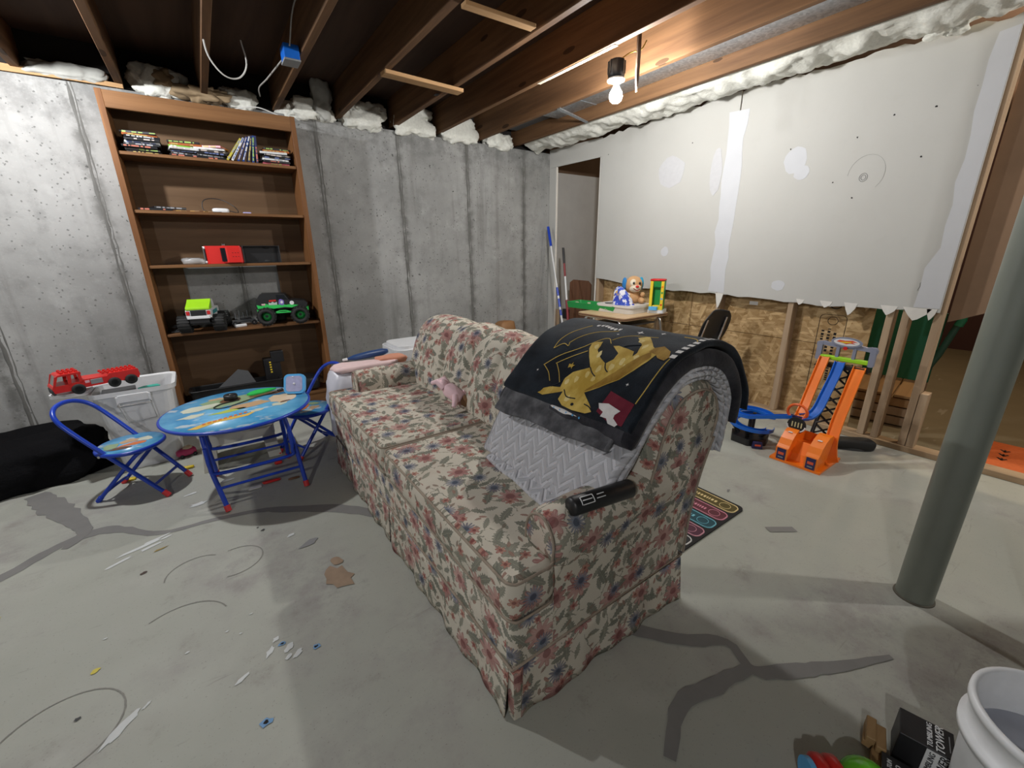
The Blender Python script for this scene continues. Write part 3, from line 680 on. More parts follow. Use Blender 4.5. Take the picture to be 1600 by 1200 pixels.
def fold_sheet(name, prof, y0, y1, th, mat, parent, wr=.004, seed=0, skew=0.0, rnd=8, nu=50, nv=40, u0=(0, 0)):
    """thick sheet with rounded edges, UV in metres"""
    at, L = sheet_fn(prof, y0, y1, wr, seed, skew); mb = MB(); sec = []
    for i in range(nv+1): sec.append((i/nv, 1))
    h = th/2; V = (y1-y0)
    ring = [(i/nv, h) for i in range(nv+1)] + [(1+h/V*math.sin(PI*k/rnd), h*math.cos(PI*k/rnd)) for k in range(1, rnd)] + [(1-i/nv, -h) for i in range(nv+1)] + [(-h/V*math.sin(PI*k/rnd), -h*math.cos(PI*k/rnd)) for k in range(1, rnd)]
    n = len(ring)
    def fn(i, j):
        v, o = ring[j % n]; us_ = u0[0]+(u0[1]-u0[0])*max(0, min(1, v)); us_ += .010*mnoise.noise(Vector((v*4, seed, 2))); u = us_+(L-us_)*(i/nu)**1.25; e = min(u-us_, L-u); k = 1 if e > h else max(.15, math.sqrt(max(0, 1-(1-e/h)**2)))
        p, nn = at(u, v); return (p+nn*o*k, (u, (v if j <= nv else 1.2 + v)*V))
    mb.grid(fn, nu, n, cv=True)
    for i in (0, nu): mb.add([fn(i, j)[0] for j in range(n)], [tuple(range(n))])
    return mb.build(name, mat, parent), at, L
def quilt():
    g = G('chevron_quilt', .95, 0, .1); u, v, _ = g.xyz(g.uv())
    zig = ((v/.085).fract()-.5).abs()*.10
    s = ((u+zig)/.042).fract(); rdg = (s-.5).abs()*2.0; rib = ((u*3.0+v)/.006).fract()
    n = g.noise(g.uv(), 14, 3); n2 = g.noise(g.uv(), 220, 2)
    c = g.mix(n, (.58, .58, .61), (.72, .72, .75)); c = g.mix((rdg < .28)*.35, c, (.34, .34, .37))
    g.bump(rdg.step(.1, .6)*1.0 + n2*.35 + (rdg > .5)*(rib-.5).abs()*.5, .8, .008); return g.col(c)
def plush(name, a, b):
    g = G(name, .95, 0, .1); n = g.noise(g.uv(), 9, 4, .6); n2 = g.noise(g.uv(), 260, 2)
    g.b.inputs['Sheen Weight'].default_value = .1; g.bump(n2 + n*.6, .5, .004)
    return g.col(g.mix(n.step(.35, .7), a, b))
M_QUILT = quilt(); M_CHARP = plush('charcoal_plush', (.018, .018, .022), (.055, .054, .062)); M_NAVY = plush('black_navy_fleece', (.008, .010, .014), (.016, .022, .030))
M_GOLD = plush('gold_fleece_print', (.42, .27, .045), (.62, .45, .12)); M_MAROON = plush('maroon_fleece_print', (.12, .012, .025), (.16, .02, .035)); M_PALE = plush('white_fleece_print', (.58, .56, .55), (.70, .68, .66))
M_GOLDD = plush('dark_gold_fleece', (.24, .13, .02), (.40, .25, .05))
qp = [(.885, .545), (.935, .625), (1.02, .715), (1.09, .79), (1.16, .86), (1.23, .906), (1.30, .918), (1.39, .908), (1.475, .863), (1.525, .79), (1.525, .69), (1.50, .59)]
def off(prof, d, cut0=0, cut1=0):
    out = []
    for i, (a, b) in enumerate(prof):
        p = Vector(prof[max(0, i-1)]); q = Vector(prof[min(len(prof)-1, i+1)]); t = (q-p).normalized(); out.append((a-t.y*d, b+t.x*d))
    return out[cut0:len(out)-cut1]
ql = thing('quilt', 'pale grey chevron quilt folded in layers, lowest of the blankets over the sofa back', 'blanket', (1.2, .76, .5))
def qpart(k, d, y0, y1, cut=0, th=.022, c1=0):
    o, at, L = fold_sheet('fold', off(qp, d, cut, c1), y0, y1, th, M_QUILT, ql, .005, k*3); o.location = (-1.2, -.76, -.5); return at, L
qpart(1, .000, .770, 1.38); qpart(2, .0195, .758, 1.375, 0, .019); qpart(3, .039, .764, 1.38, 0, .020, 1)
# front lip where the quilt layers hang down onto the seat
o, at, L = fold_sheet('front_fold', [(.850, .532), (.872, .58), (.905, .64), (.945, .70), (1.0, .755)], .762, 1.40, .034, M_QUILT, ql, .006, 21); o.location = (-1.2, -.76, -.5)
o, at, L = fold_sheet('front_fold', [(.800, .517), (.84, .528), (.885, .55), (.95, .59)], .79, 1.36, .024, M_QUILT, ql, .006, 27, .05); o.location = (-1.2, -.76, -.5)
cb = thing('blanket', 'thick charcoal plush blanket folded between the grey quilt and the black printed blanket', 'blanket', (1.2, .78, .6))
cp = [(.863, .665), (.928, .742), (1.0, .815), (1.065, .882), (1.12, .935), (1.2, .976), (1.3, .993), (1.41, .980), (1.52, .92), (1.592, .81), (1.595, .69)]
o, at, L = fold_sheet('fold', cp, .768, 1.375, .066, M_CHARP, cb, .006, 7, u0=(.135, .10)); o.location = (-1.2, -.78, -.6)
tbk = thing('blanket', 'black fleece blanket with gold beast print, topmost of the pile over the sofa back', 'blanket', (1.2, .80, .7))
tp = [(.842, .70), (.93, .80), (1.004, .875), (1.08, .955), (1.165, 1.012), (1.28, 1.038), (1.345, 1.042), (1.44, 1.022), (1.555, .955), (1.64, .83), (1.655, .73)]
o, TAT, TL = fold_sheet('fold', tp, .752, 1.37, .024, M_NAVY, tbk, .004, 40, -.02, u0=(.158, .150)); o.location = (-1.2, -.80, -.7)
o, a_, b_ = fold_sheet('under_fold', [(.872, .715), (.94, .79), (1.0, .855), (1.06, .915)], .80, 1.36, .016, plush('grey_fleece_back', (.05, .05, .055), (.16, .16, .17)), tbk, .007, 44, -.02, u0=(.045, .02)); o.location = (-1.2, -.80, -.7)
def on_blanket(name, poly, mat, lift=.0008, sub=3):
    """a printed shape: outline in (arc length u, across v) laid on the blanket's upper face"""
    bm = bmesh.new(); vs = [bm.verts.new((u, v, 0)) for u, v in poly]; f = bm.faces.new(vs); bmesh.ops.triangulate(bm, faces=[f])
    for _ in range(sub): bmesh.ops.subdivide_edges(bm, edges=[e for e in bm.edges if e.calc_length() > .025], cuts=1); bmesh.ops.triangulate(bm, faces=bm.faces[:])
    uv = bm.loops.layers.uv.new('UVMap')
    for f in bm.faces:
        for l in f.loops: l[uv].uv = l.vert.co.xy
    for v in bm.verts:
        p, n = TAT(v.co.x, v.co.y); v.co = p+n*(.012+lift)
    me = bpy.data.meshes.new(name); bm.to_mesh(me); bm.free(); me.materials.append(mat)
    for q in me.polygons: q.use_smooth = True
    o = bpy.data.objects.new(name, me); COL.objects.link(o); o.parent = tbk; o.location = (-1.2, -.80, -.7); return o
def line_on_blanket(name, pts, w2, mat, lift=.0012):
    P = smooth_path([(a, b, 0) for a, b in pts], 6) if len(pts) > 2 else [Vector((*pts[0], 0)).lerp(Vector((*pts[1], 0)), i/12) for i in range(13)]
    o = MB().tube([TAT(p.x, p.y)[0]+TAT(p.x, p.y)[1]*(.012+lift) for p in P], w2, 5).build(name, mat, tbk); o.location = (-1.2, -.80, -.7); return o
BEAST = [(.172, .675), (.182, .66), (.197, .654), (.213, .61), (.222, .543), (.26, .555), (.293, .527), (.31, .481), (.328, .433), (.365, .49), (.404, .54), (.434, .551), (.449, .49), (.425, .478), (.405, .476), (.374, .412), (.357, .354), (.381, .324), (.411, .328), (.425, .365), (.439, .401), (.447, .37), (.444, .339), (.433, .245), (.411, .227), (.386, .24), (.428, .218), (.474, .246), (.523, .332), (.556, .29), (.478, .176), (.449, .105), (.406, .117), (.358, .154), (.312, .199), (.265, .284), (.232, .36), (.215, .32), (.199, .28), (.176, .235), (.162, .271), (.156, .361), (.159, .443), (.176, .498), (.21, .504), (.188, .57), (.170, .63)]
on_blanket('printed_beast', BEAST, M_GOLD)
on_blanket('printed_tail', [(.448, .165), (.47, .156), (.492, .122), (.470, .055), (.441, .028), (.423, .039), (.427, .083), (.44, .11)], M_GOLDD, .0011)
on_blanket('printed_belly', [(.425, .122), (.358, .162), (.312, .206), (.265, .292), (.236, .366), (.246, .36), (.285, .31), (.34, .25), (.41, .19), (.449, .15)], M_GOLDD, .0013)
on_blanket('printed_eye', blob(.006, .012, 8, .1, 2, .176, .384), M_NAVY, .0014, 1)
for u, v in ((.27, .47), (.30, .42), (.29, .36), (.33, .37), (.35, .30), (.38, .26), (.41, .20), (.36, .22), (.39, .44), (.42, .50), (.50, .28), (.47, .22), (.19, .44), (.25, .52)):
    on_blanket('printed_highlight', blob(.016, .014, 8, .3, int(u*1000), u, v, .8), plush('pale_gold_fleece', (.60, .46, .16), (.74, .62, .30)) if u == .27 else bpy.data.materials['pale_gold_fleece'], .0010, 0)
for k, pts in enumerate(([(.218, .504), (.196, .455), (.20, .39)], [(.328, .433), (.312, .40), (.30, .36)], [(.357, .354), (.338, .33), (.328, .30)], [(.444, .339), (.458, .31), (.474, .246)], [(.213, .61), (.235, .57), (.26, .555)], [(.176, .235), (.188, .27), (.192, .31)])):
    line_on_blanket('printed_outline', pts, .0024, M_NAVY, .0006)
on_blanket('printed_patch', [(.267, .201), (.247, .035), (.165, .036), (.163, .12), (.183, .212)], M_MAROON)
on_blanket('printed_patch_shape', [(.212, .225), (.222, .17), (.21, .083), (.192, .102), (.180, .100), (.166, .061), (.156, .07), (.158, .115), (.172, .136), (.171, .175), (.188, .172), (.195, .205)], M_PALE, .0013)
for pts in ([(.367, .80), (.421, .806), (.49, .775), (.56, .735)], [(.367, .80), (.398, .75), (.393, .704), (.41, .714)], [(.41, .714), (.451, .68), (.517, .594), (.555, .507)], [(.287, .78), (.353, .69), (.416, .571), (.475, .489), (.449, .429)],
            [(.307, .693), (.352, .617), (.392, .536)], [(.288, .774), (.265, .705), (.232, .649)], [(.308, .686), (.277, .626), (.239, .571)], [(.25, .033), (.317, .024), (.394, .02), (.436, .018)], [(.469, .447), (.53, .39), (.56, .239)], [(.60, .12), (.60, .05), (.58, .02)]):
    line_on_blanket('printed_line', pts, .0021, M_GOLD, -.0006)
def star(u, v, r, k): return [(u+(r if i % 2 == 0 else r*.35)*math.cos(PI*i/k), v+(r if i % 2 == 0 else r*.35)/.625*math.sin(PI*i/k)) for i in range(2*k)]
on_blanket('printed_star', star(.316, .569, .016, 5), M_GOLD, .0008, 0)
for u, v, r, k in ((.575, .374, .016, 4), (.521, .472, .007, 4), (.305, .134, .007, 4), (.26, .80, .006, 4), (.60, .25, .012, 4)): on_blanket('printed_star', star(u, v, r, k), M_PALE, .0008, 0)
# worn white scraps of print along the top edge
rr = random.Random(11)
for k in range(7):
    u, v = .575+.008*math.sin(k), .70-.03*k
    on_blanket('printed_scrap', [(u-.012, v-.010), (u+.004, v-.012), (u+.012, v-.004), (u+.002, v+.002), (u+.010, v+.012), (u-.004, v+.010), (u-.011, v+.003)], M_PALE, .0008, 0)
# pale dashes on the blanket's bound edge
for k in range(9):
    u = .44+.03*k; on_blanket('edge_stitch', [(u, -.004), (u+.017, -.004), (u+.017, .03), (u, .03)], M_PALE, .0008, 0)
tf = MB()
for k in range(70):
    p, n = TAT(.17-.0, .55+.0062*k); tf.tube([p-n*.012, p-n*.012+Vector((-.012-.012*rr.random(), rr.uniform(-.012, .012), -.016-.02*rr.random()))], .0016, 4)
o = stuff(tf.build('fringe', M_NAVY, tbk)); o.location = (-1.2, -.80, -.7)
# white-and-blue striped cloth glimpsed between the folds
sc = tag(lump(MB(), (.972, 1.02, .800), (.06, .20, .022), .2, 16, 4, 9).build('cloth', M_PALE), 'small white cloth with blue stripes caught between the dark blanket folds', 'cloth')
for k in range(5): MB().box((.950, .95+.032*k, .806), (.02, .005, .005), rz=.5).build('blue_stripe', M_LTBLUE, sc)

# things lying on the sofa
arm_top = .632
spk = thing('speaker', 'small black cylinder speaker with white markings lying on the sofa arm', 'speaker', (.850, .744, arm_top+.007), -.16)
MB().lathe([(0, -.115), (.026, -.114), (.029, -.105), (.029, .105), (.024, .114), (0, .115)], n=28, M=Matrix.Rotation(PI/2, 4, 'Y')).build('body', M_BLACK, spk)
for k, (a, b, y) in enumerate(((-.085, -.045, .3), (-.083, -.05, .55), (-.085, -.045, .8), (-.035, -.004, .45), (-.03, -.006, .68))):
    t = y; MB().tube([(a, -.0295*math.cos(t*1.6), .0295*math.sin(t*1.6)), (b, -.0295*math.cos(t*1.6), .0295*math.sin(t*1.6))], .0016, 5).build('white_marking', M_WHITE, spk)
for a in (-.045, -.088): MB().tube([(a, -.0297*math.cos(t*1.6), .0297*math.sin(t*1.6)) for t in (.3, .42, .55, .68, .8)], .0016, 5).build('white_marking', M_WHITE, spk)
M_PINKL = plain('pale_pink_cloth', (.80, .56, .60), .9, var=.08, bump=.3)
dl = thing('doll', 'small pink cloth doll slumped face down against the sofa back', 'doll', (1.015, 2.03, .555), -1.15); dl.rotation_euler = (0, .42, -1.15)
lump(MB(), (0, 0, .035), (.13, .075, .07), .2, 14, 3, 9).build('body', M_PINKL, dl)
MB().ball((-.085, .0, .042), (.032, .03, .03)).build('hood', M_PINKL, dl)
lump(MB(), (.09, .015, .038), (.06, .06, .06), .3, 14, 8, 18).build('hair', plain('brown_wool', (.16, .08, .035), .9, bump=.5), dl)
for s in (-1, 1):
    MB().tube([(.03, s*.03, .05), (.055, s*.055, .03), (.07, s*.075, .012)], [.018, .015, .011], 8).build('arm', M_PINKL, dl)
    MB().tube([(-.06, s*.02, .04), (-.11, s*.03, .055), (-.135, s*.035, .03)], [.02, .017, .012], 8).build('leg', M_PINKL, dl)
# ================================================================ bookcase and what stands in it
BX0, BX1, BY0, BY1, BT = -.355, .802, 4.05, 4.335, 2.368
bc = thing('bookcase', 'tall dark-stained wooden bookcase against the concrete wall', 'bookcase', (.2235, 4.19, 0))
def bpart(name, a, b, m, bev=.002, par=None):
    sh = Vector((-.2235, -4.19, 0)); return MB().span(Vector(a)+sh, Vector(b)+sh).build(name, m, par or bc, bevel=bev, seg=1)
bpart('side_panel', (BX0, BY0, 0), (BX0+.035, BY1, BT), M_CASE); bpart('side_panel', (BX1-.035, BY0, 0), (BX1, BY1, BT), M_CASE)
bpart('top_rail', (BX0+.035, BY0, BT-.105), (BX1-.035, BY0+.03, BT-.003), M_SHELF); bpart('top_board', (BX0+.035, BY0+.03, BT-.03), (BX1-.035, BY1, BT-.008), M_SHELF)
SH = (2.018, 1.652, 1.278, .775, .13)
M_BACK = wood('shaded_back_board', (.085, .046, .022), (.155, .092, .048), 0, .5, .55)  # wood darkened to put the shade inside the bookcase into its colour
for k, z in enumerate(SH):
    o = bpart('shelf', (BX0+.036, BY0+.015, z-.021), (BX1-.036, BY1-.012, z), M_SHELF)
bpart('kick_board', (BX0+.036, BY0+.02, .0), (BX1-.036, BY0+.04, .108), M_SHELF)
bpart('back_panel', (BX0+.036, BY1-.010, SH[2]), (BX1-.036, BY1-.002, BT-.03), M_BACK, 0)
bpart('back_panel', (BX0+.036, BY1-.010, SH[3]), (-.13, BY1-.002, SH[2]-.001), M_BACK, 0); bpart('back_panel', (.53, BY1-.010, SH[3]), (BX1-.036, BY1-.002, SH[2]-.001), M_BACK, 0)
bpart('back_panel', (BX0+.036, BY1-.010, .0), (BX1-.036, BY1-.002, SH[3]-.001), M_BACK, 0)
# film cases: each case its own thing, with a printed spine
rr = random.Random(17); PAL = [(.012, .012, .014), (.03, .03, .035), (.012, .012, .014), (.10, .02, .02), (.03, .04, .10), (.35, .10, .03), (.06, .05, .045), (.012, .012, .014)]
SPN = [(.55, .55, .55), (.42, .32, .10), (.30, .45, .10), (.5, .15, .10), (.30, .30, .32), (.12, .16, .35), (.5, .42, .38)]
CW, CD, CT = .19, .135, .0145
wordcol = {(.012, .012, .014): 'black', (.03, .03, .035): 'dark grey', (.10, .02, .02): 'dark red', (.03, .04, .10): 'navy', (.35, .10, .03): 'orange', (.06, .05, .045): 'brown', (.62, .63, .63): 'white', (.20, .42, .05): 'lime green', (.45, .09, .13): 'pink', (.02, .05, .20): 'blue', (.48, .42, .06): 'yellow'}
def case(M, c, label, spine=None, seed=0, group='film cases on the top bookcase shelf'):
    o = MB().box((0, 0, 0), (CW, CD, CT)).build('film_case', plain('case_%s' % wordcol[c].replace(' ', '_'), c, .35), bevel=.0015, seg=1)
    o.matrix_world = M; tag(o, label, 'film case', group)
    r = random.Random(seed); mb = MB(); x = -CW/2+.012
    while x < CW/2-.03:
        l = r.uniform(.008, .04)
        if r.random() < .75: mb.box((x+l/2, -CD/2-.0004, r.uniform(-.001, .001)), (l, .0008, CT*r.uniform(.35, .7)))
        x += l+r.uniform(.003, .012)
    if not mb.v: mb.box((0, -CD/2-.0004, 0), (.03, .0008, .006))
    stuff_ = mb.build('spine_print', plain('spine_%d' % (seed % 7), SPN[seed % 7], .5), o); stuff_['kind'] = 'stuff'
    if spine: MB().box((0, -CD/2-.0003, 0), (CW*.97, .0006, CT*.8)).build('spine', plain('spine_'+wordcol[spine].replace(' ', '_'), spine, .5), o)
    return o
zs = SH[0]; n = 0
ORD = ['lowest', 'second', 'third', 'fourth', 'fifth', 'sixth', 'seventh', 'eighth', 'ninth', 'topmost']
stacks = [(-.19, 'left stack', [0, 0, 2, 7, 'w', 0, 0, 5, 1]), (.055, 'second stack', [0, 6, 0, 'w', 'g', 5, 0]), (.205, 'sprawling third stack', [0, 0, 0, 6, 'w', 'p']), (.635, 'right stack', ['p', 7, 'w', 0, 0, 'w', 5, 0])]
XC = {'w': (.62, .63, .63), 'g': (.20, .42, .05), 'p': (.45, .09, .13)}
for sx, nm, cs in stacks:
    z = zs
    for k, c in enumerate(cs):
        col = XC.get(c) or PAL[c]; n += 1
        a = rr.uniform(-.16, .16) if nm != 'sprawling third stack' else rr.uniform(-.45, .45); fl_ = PI if c == 'w' and rr.random() < .3 else 0
        M = Matrix.Translation((sx+rr.uniform(-.015, .015), 4.165+rr.uniform(-.02, .015), z+CT/2+.0004)) @ Matrix.Rotation(a, 4, 'Z')
        case(M, col, '%s film case, %s of the %s on the top bookcase shelf' % (wordcol[col], ORD[k], nm), None, n); z += CT+.0008
for k, (c, x, t) in enumerate((('yellow', .335, .95), ('white', .36, 1.02), ('blue', .39, 1.12), ('blue', .415, 1.2), ('navy', .44, 1.32), ('blue', .462, 1.42), ('navy', .482, 1.5))):
    col = {v: q for q, v in wordcol.items()}[c]
    h = CW/2*math.sin(t)+CT/2*math.cos(t)
    M = Matrix.Translation((x+.02, 4.15, zs+h+.001)) @ Matrix.Rotation(-t, 4, 'Y')
    case(M, col, '%s film case leaning among the upright cases, %s from the left' % (c, ('first', 'second', 'third', 'fourth', 'fifth', 'sixth', 'seventh')[k]), None, 60+k, 'film cases leaning upright')
# second shelf
for k, (x, y, a) in enumerate(((-.20, 4.14, .05), (-.13, 4.17, .3))):
    case(Matrix.Translation((x, y, SH[1]+CT/2+.0005+k*CT*1.03)) @ Matrix.Rotation(a, 4, 'Z'), PAL[0], ('black film case lying flat on the second bookcase shelf', 'black film case laid askew over the other on the second shelf')[k], None, 80+k, 'film cases on the second shelf')
ms = thing('adapter', 'white power adapter with looped black cable on the second bookcase shelf', 'adapter', (.195, 4.16, SH[1]))
lump(MB(), (0, 0, .019), (.115, .06, .036), .05, 18, 2, 4).build('body', M_WHITE, ms)
MB().tube(smooth_path([(.05, -.01, .02), (.11, -.03, .008), (.09, -.03, .05), (.02, .02, .098), (-.06, .03, .105), (-.105, .02, .08), (-.11, .0, .02), (-.06, -.03, .006), (.0, -.045, .005)]), .003, 6).build('cable', M_BLACK, ms)
tag(MB().box((.365, 4.13, SH[1]+.006), (.055, .035, .012)).build('eraser', plain('lilac_plastic', (.38, .36, .62), .5), bevel=.003), 'small lilac block on the second bookcase shelf', 'block')
tw = random.Random(4)
for k in range(9):
    x = -.10+.028*k
    tag(MB().tube([(x-.012, 4.10+tw.uniform(-.01, .02), SH[1]+.005), (x+.02, 4.11+tw.uniform(-.01, .03), SH[1]+.006)], .0045, 6).build('crayon', plain('crayon_%s' % ('brown', 'ochre', 'tan')[k % 3], ((.16, .07, .03), (.35, .2, .06), (.3, .18, .09))[k % 3], .6)), 'short brown crayon lying loose on the second bookcase shelf', 'crayon', 'crayons on the second shelf')

# ---- toy vehicles: local +X is forward, wheels on z = 0
def wheel(par, x, y, r, wd, rim_m, spokes=6, tread=True, name='wheel'):
    s = 1 if y > 0 else -1; mb = MB(); pr = [(r*.58, -wd/2), (r*.86, -wd/2), (r, -wd*.32), (r, wd*.32), (r*.86, wd/2), (r*.58, wd/2), (r*.55, 0), (r*.58, -wd/2)]
    R = Matrix.Translation((x, y, r)) @ Matrix.Rotation(PI/2, 4, 'X'); mb.lathe(pr, n=26, M=R)
    if tread:
        for i in range(18):
            a = 2*PI*i/18; mb.box((r*math.cos(a), r*math.sin(a), 0), (r*.09, r*.16, wd*.94), M=R, rz=a)
    wh = mb.build(name, M_RUBBER, par)
    rm = MB().lathe([(r*.57, -wd*.42), (r*.50, -wd*.40), (r*.42, -wd*.20), (r*.16, -wd*.16), (r*.14, -wd*.3), (0, -wd*.3)], n=20, M=R if s < 0 else R @ Matrix.Rotation(PI, 4, 'X'))
    Q = R if s > 0 else R @ Matrix.Rotation(PI, 4, 'X'); Q = R if s < 0 else R @ Matrix.Rotation(PI, 4, 'X')
    for i in range(spokes):
        a = 2*PI*i/spokes; rm.box((r*.33*math.cos(a), r*.33*math.sin(a), wd*.30*-1), (r*.34, r*.09, wd*.1), M=Q, rz=a)
    rm.build('rim', rim_m, wh); return wh
XZ = lambda y: Matrix(((1, 0, 0, 0), (0, 0, -1, y), (0, 1, 0, 0), (0, 0, 0, 1)))    # (x,z) outline; depth runs towards -y
def hull(par, name, prof, hw, m, bev=.004, y=0.0): return MB().prism(prof, -hw, hw, XZ(y)).build(name, m, par, bevel=bev)
M_GLASS = plain('smoked_window', (.01, .012, .016), .12); M_LAMP = plain('tail_lamp', (.5, .02, .02), .3)
def monster_truck(loc, rz, L, body_m, roof_m, rim_m, frame_m, label, style):
    t = thing('monster_truck', label, 'toy truck', loc, rz); k = L/.40; r = .066*k; q = lambda P: [(a*k, b*k) for a, b in P]
    for x in (-.115, .125):
        for s in (-1, 1): wheel(t, x*k, s*.115*k, r, .085*k, rim_m)
        MB().cyl((x*k, -.10*k, r), (x*k, .10*k, r), .012*k).build('axle', M_DKGREY, t)
    hull(t, 'chassis', q([(-.15, .075), (.16, .075), (.17, .095), (-.16, .095)]), .05*k, M_DKGREY)
    fr = MB()
    for s in (-1, 1):
        fr.tube([(-.17*k, s*.06*k, .10*k), (-.06*k, s*.07*k, .085*k), (.06*k, s*.07*k, .085*k), (.17*k, s*.06*k, .10*k)], .006*k, 6)
        fr.tube([(-.115*k, s*.07*k, r), (-.02*k, s*.07*k, .10*k), (.02*k, s*.07*k, .10*k), (.125*k, s*.07*k, r)], .005*k, 6)
        for x in (-.09, .10): fr.tube([(x*k, s*.065*k, .06*k), (x*k-.01*k, s*.055*k, .14*k)], .007*k, 6)
    fr.build('frame', frame_m, t)
    if style == 'pickup':
        hull(t, 'body', q([(-.185, .115), (.19, .115), (.195, .15), (.185, .175), (.07, .185), (.0, .188), (-.185, .182)]), .082*k, body_m, .008*k)
        hull(t, 'cab', q([(.075, .183), (.035, .245), (-.045, .25), (-.075, .185)]), .074*k, roof_m, .008*k)
        hull(t, 'rear_window', q([(-.052, .195), (-.034, .238), (-.040, .241), (-.060, .196)]), .06*k, M_GLASS, .001)
        hull(t, 'bed_cover', q([(-.19, .182), (-.08, .186), (-.05, .25), (-.058, .256), (-.10, .235), (-.19, .20)]), .078*k, M_LIME, .004*k)
        hull(t, 'tailgate', q([(-.192, .125), (-.185, .125), (-.185, .178), (-.192, .178)]), .05*k, M_BLACK, .001)
        for s in (-1, 1): MB().box((-.187*k, s*.068*k, .158*k), (.008*k, .022*k, .03*k)).build('tail_light', M_LAMP, t, bevel=.001, seg=1)
        MB().box((-.20*k, 0, .125*k), (.02*k, .15*k, .022*k)).build('bumper', M_WHITE, t, bevel=.003)
        MB().box((-.195*k, 0, .095*k), (.01*k, .13*k, .035*k)).build('skid_plate', M_BLACK, t, bevel=.003)
        for s in (-1, 1): MB().box((0, s*.083*k, .15*k), (.2*k, .002, .03*k)).build('side_stripe', plain('teal_print', (.03, .28, .30), .4), t)
    else:
        hull(t, 'body', q([(-.18, .12), (.18, .12), (.19, .15), (.17, .172), (.06, .185), (-.17, .19), (-.185, .15)]), .078*k, body_m, .008*k)
        hull(t, 'cab', q([(.06, .18), (.03, .232), (-.14, .238), (-.175, .19)]), .070*k, body_m, .01*k)
        hull(t, 'side_window', q([(.048, .186), (.026, .224), (-.03, .226), (-.03, .188)]), .0715*k, M_GLASS, .001)
        for s in (-1, 1):
            Y = s*.0785*k; g_ = lambda nm, P, m, e=.0012: MB().prism(q(P), 0, e, XZ(Y+(e if s > 0 else 0))).build(nm, m, t)
            g_('flame_print', [(-.17, .125), (-.10, .13), (-.06, .12), (.02, .13), (.07, .122), (.12, .14), (.06, .15), (.03, .145), (.0, .16), (-.03, .148), (-.07, .17), (-.08, .15), (-.12, .165), (-.14, .145), (-.175, .155)], M_BRGREEN)
            g_('ghost_print', blob(.022, .024, 12, .15, 3, .0, .168), plain('violet_print', (.20, .14, .48), .5), .002); g_('ghost_print', blob(.010, .012, 10, .15, 4, .004, .17), M_WHITE, .003)
            g_('moon_print', blob(.016, .016, 14, .02, 5, .075, .16), M_WHITE, .002); g_('sticker', [(-.085, .176), (-.035, .178), (-.035, .19), (-.085, .188)], M_RED, .0025)
            g_('sticker', [(-.14, .15), (-.115, .15), (-.115, .162), (-.14, .162)], M_PINK, .0025); g_('house_print', [(-.09, .15), (-.03, .15), (-.03, .172), (-.05, .166), (-.06, .176), (-.075, .165), (-.09, .17)], plain('pale_green_print', (.45, .55, .48), .5), .002)
        for x in (-.17, .18): MB().box((x*k, 0, .105*k), (.02*k, .13*k, .03*k)).build('bumper', M_BRGREEN, t, bevel=.003)
    return t
monster_truck((-.065, 4.165, SH[3]), PI/2-.16, .385, M_WHITE, M_WHITE, M_CHROME, M_CHROME, 'white and lime toy monster truck, rear towards us, on the fourth bookcase shelf', 'pickup')
monster_truck((.505, 4.175, SH[3]), -.20, .425, M_BLACK, M_BLACK, M_BRGREEN, M_BRGREEN, 'black and green toy monster truck with green rims on the fourth bookcase shelf', 'van')
# bare chassis lying between them
ch = thing('truck_chassis', 'bare dark toy truck chassis between the two monster trucks', 'toy part', (.195, 4.22, SH[3]), .1)
MB().box((0, 0, .035), (.17, .05, .02)).build('frame', M_DKGREY, ch, bevel=.003); MB().box((.02, .0, .05), (.08, .035, .02)).build('motor_box', M_BLACK, ch, bevel=.003)
for x in (-.07, .07): wheel(ch, x, -.045, .022, .02, M_GREY, 5, False, 'gear'); MB().cyl((x, -.05, .022), (x, .06, .022), .006).build('axle', M_STEEL, ch)
for k in range(4): MB().tube([(-.05+.03*k, .02, .05), (-.045+.03*k, .035, .10+.02*(k % 2))], .004, 6).build('strut', M_DKGREY, ch)
tag(MB().box((.165, 4.12, SH[3]+.011), (.09, .03, .022), rz=.3).build('toy_bumper', M_WHITE, bevel=.006), 'loose white toy bumper on the fourth bookcase shelf', 'toy part')
bl_ = thing('toy_debris', 'loose pile of dark toy parts left of the white monster truck', 'toy part', (-.245, 4.17, SH[3]))
for k in range(5): MB().box((.0+.02*(k % 3)-.02, .03*(k-2)*.6, .008+.009*k), (.05, .03, .008), rz=k*.7).build('plate', M_DKGREY, bl_)
# red pickup lying on its side on the third shelf, roof towards us
pk = thing('toy_pickup', 'red toy pickup with black bed lying on its side on the third bookcase shelf', 'toy truck', (.03+.26, 4.115, SH[2]+.068))
pk.rotation_euler = Matrix(((-1, 0, 0), (0, 0, -1), (0, -1, 0))).to_euler()
hull(pk, 'body', [(.02, -.04), (.245, -.04), (.258, -.015), (.255, .012), (.235, .03), (.14, .036), (.02, .034)], .066, M_RED, .012)
hull(pk, 'cab', [(.155, .03), (.125, .068), (.02, .068), (.012, .03)], .058, M_RED, .010)
hull(pk, 'windscreen', [(.158, .0345), (.131, .066), (.125, .066), (.152, .0345)], .05, M_GLASS, .001)
hull(pk, 'bed', [(-.255, -.04), (.018, -.04), (.018, .028), (.005, .028), (.005, -.01), (-.245, -.01), (-.245, .028), (-.255, .028)], .066, M_BLACK, .004)
for s in (-1, 1): MB().box((-.12, s*.063, .01), (.25, .006, .04)).build('bed_side', M_BLACK, pk, bevel=.002)
MB().box((.262, 0, -.018), (.014, .125, .028)).build('bumper', M_CHROME, pk, bevel=.004); MB().box((.258, 0, .008), (.006, .09, .02)).build('grille', M_BLACK, pk, bevel=.002)
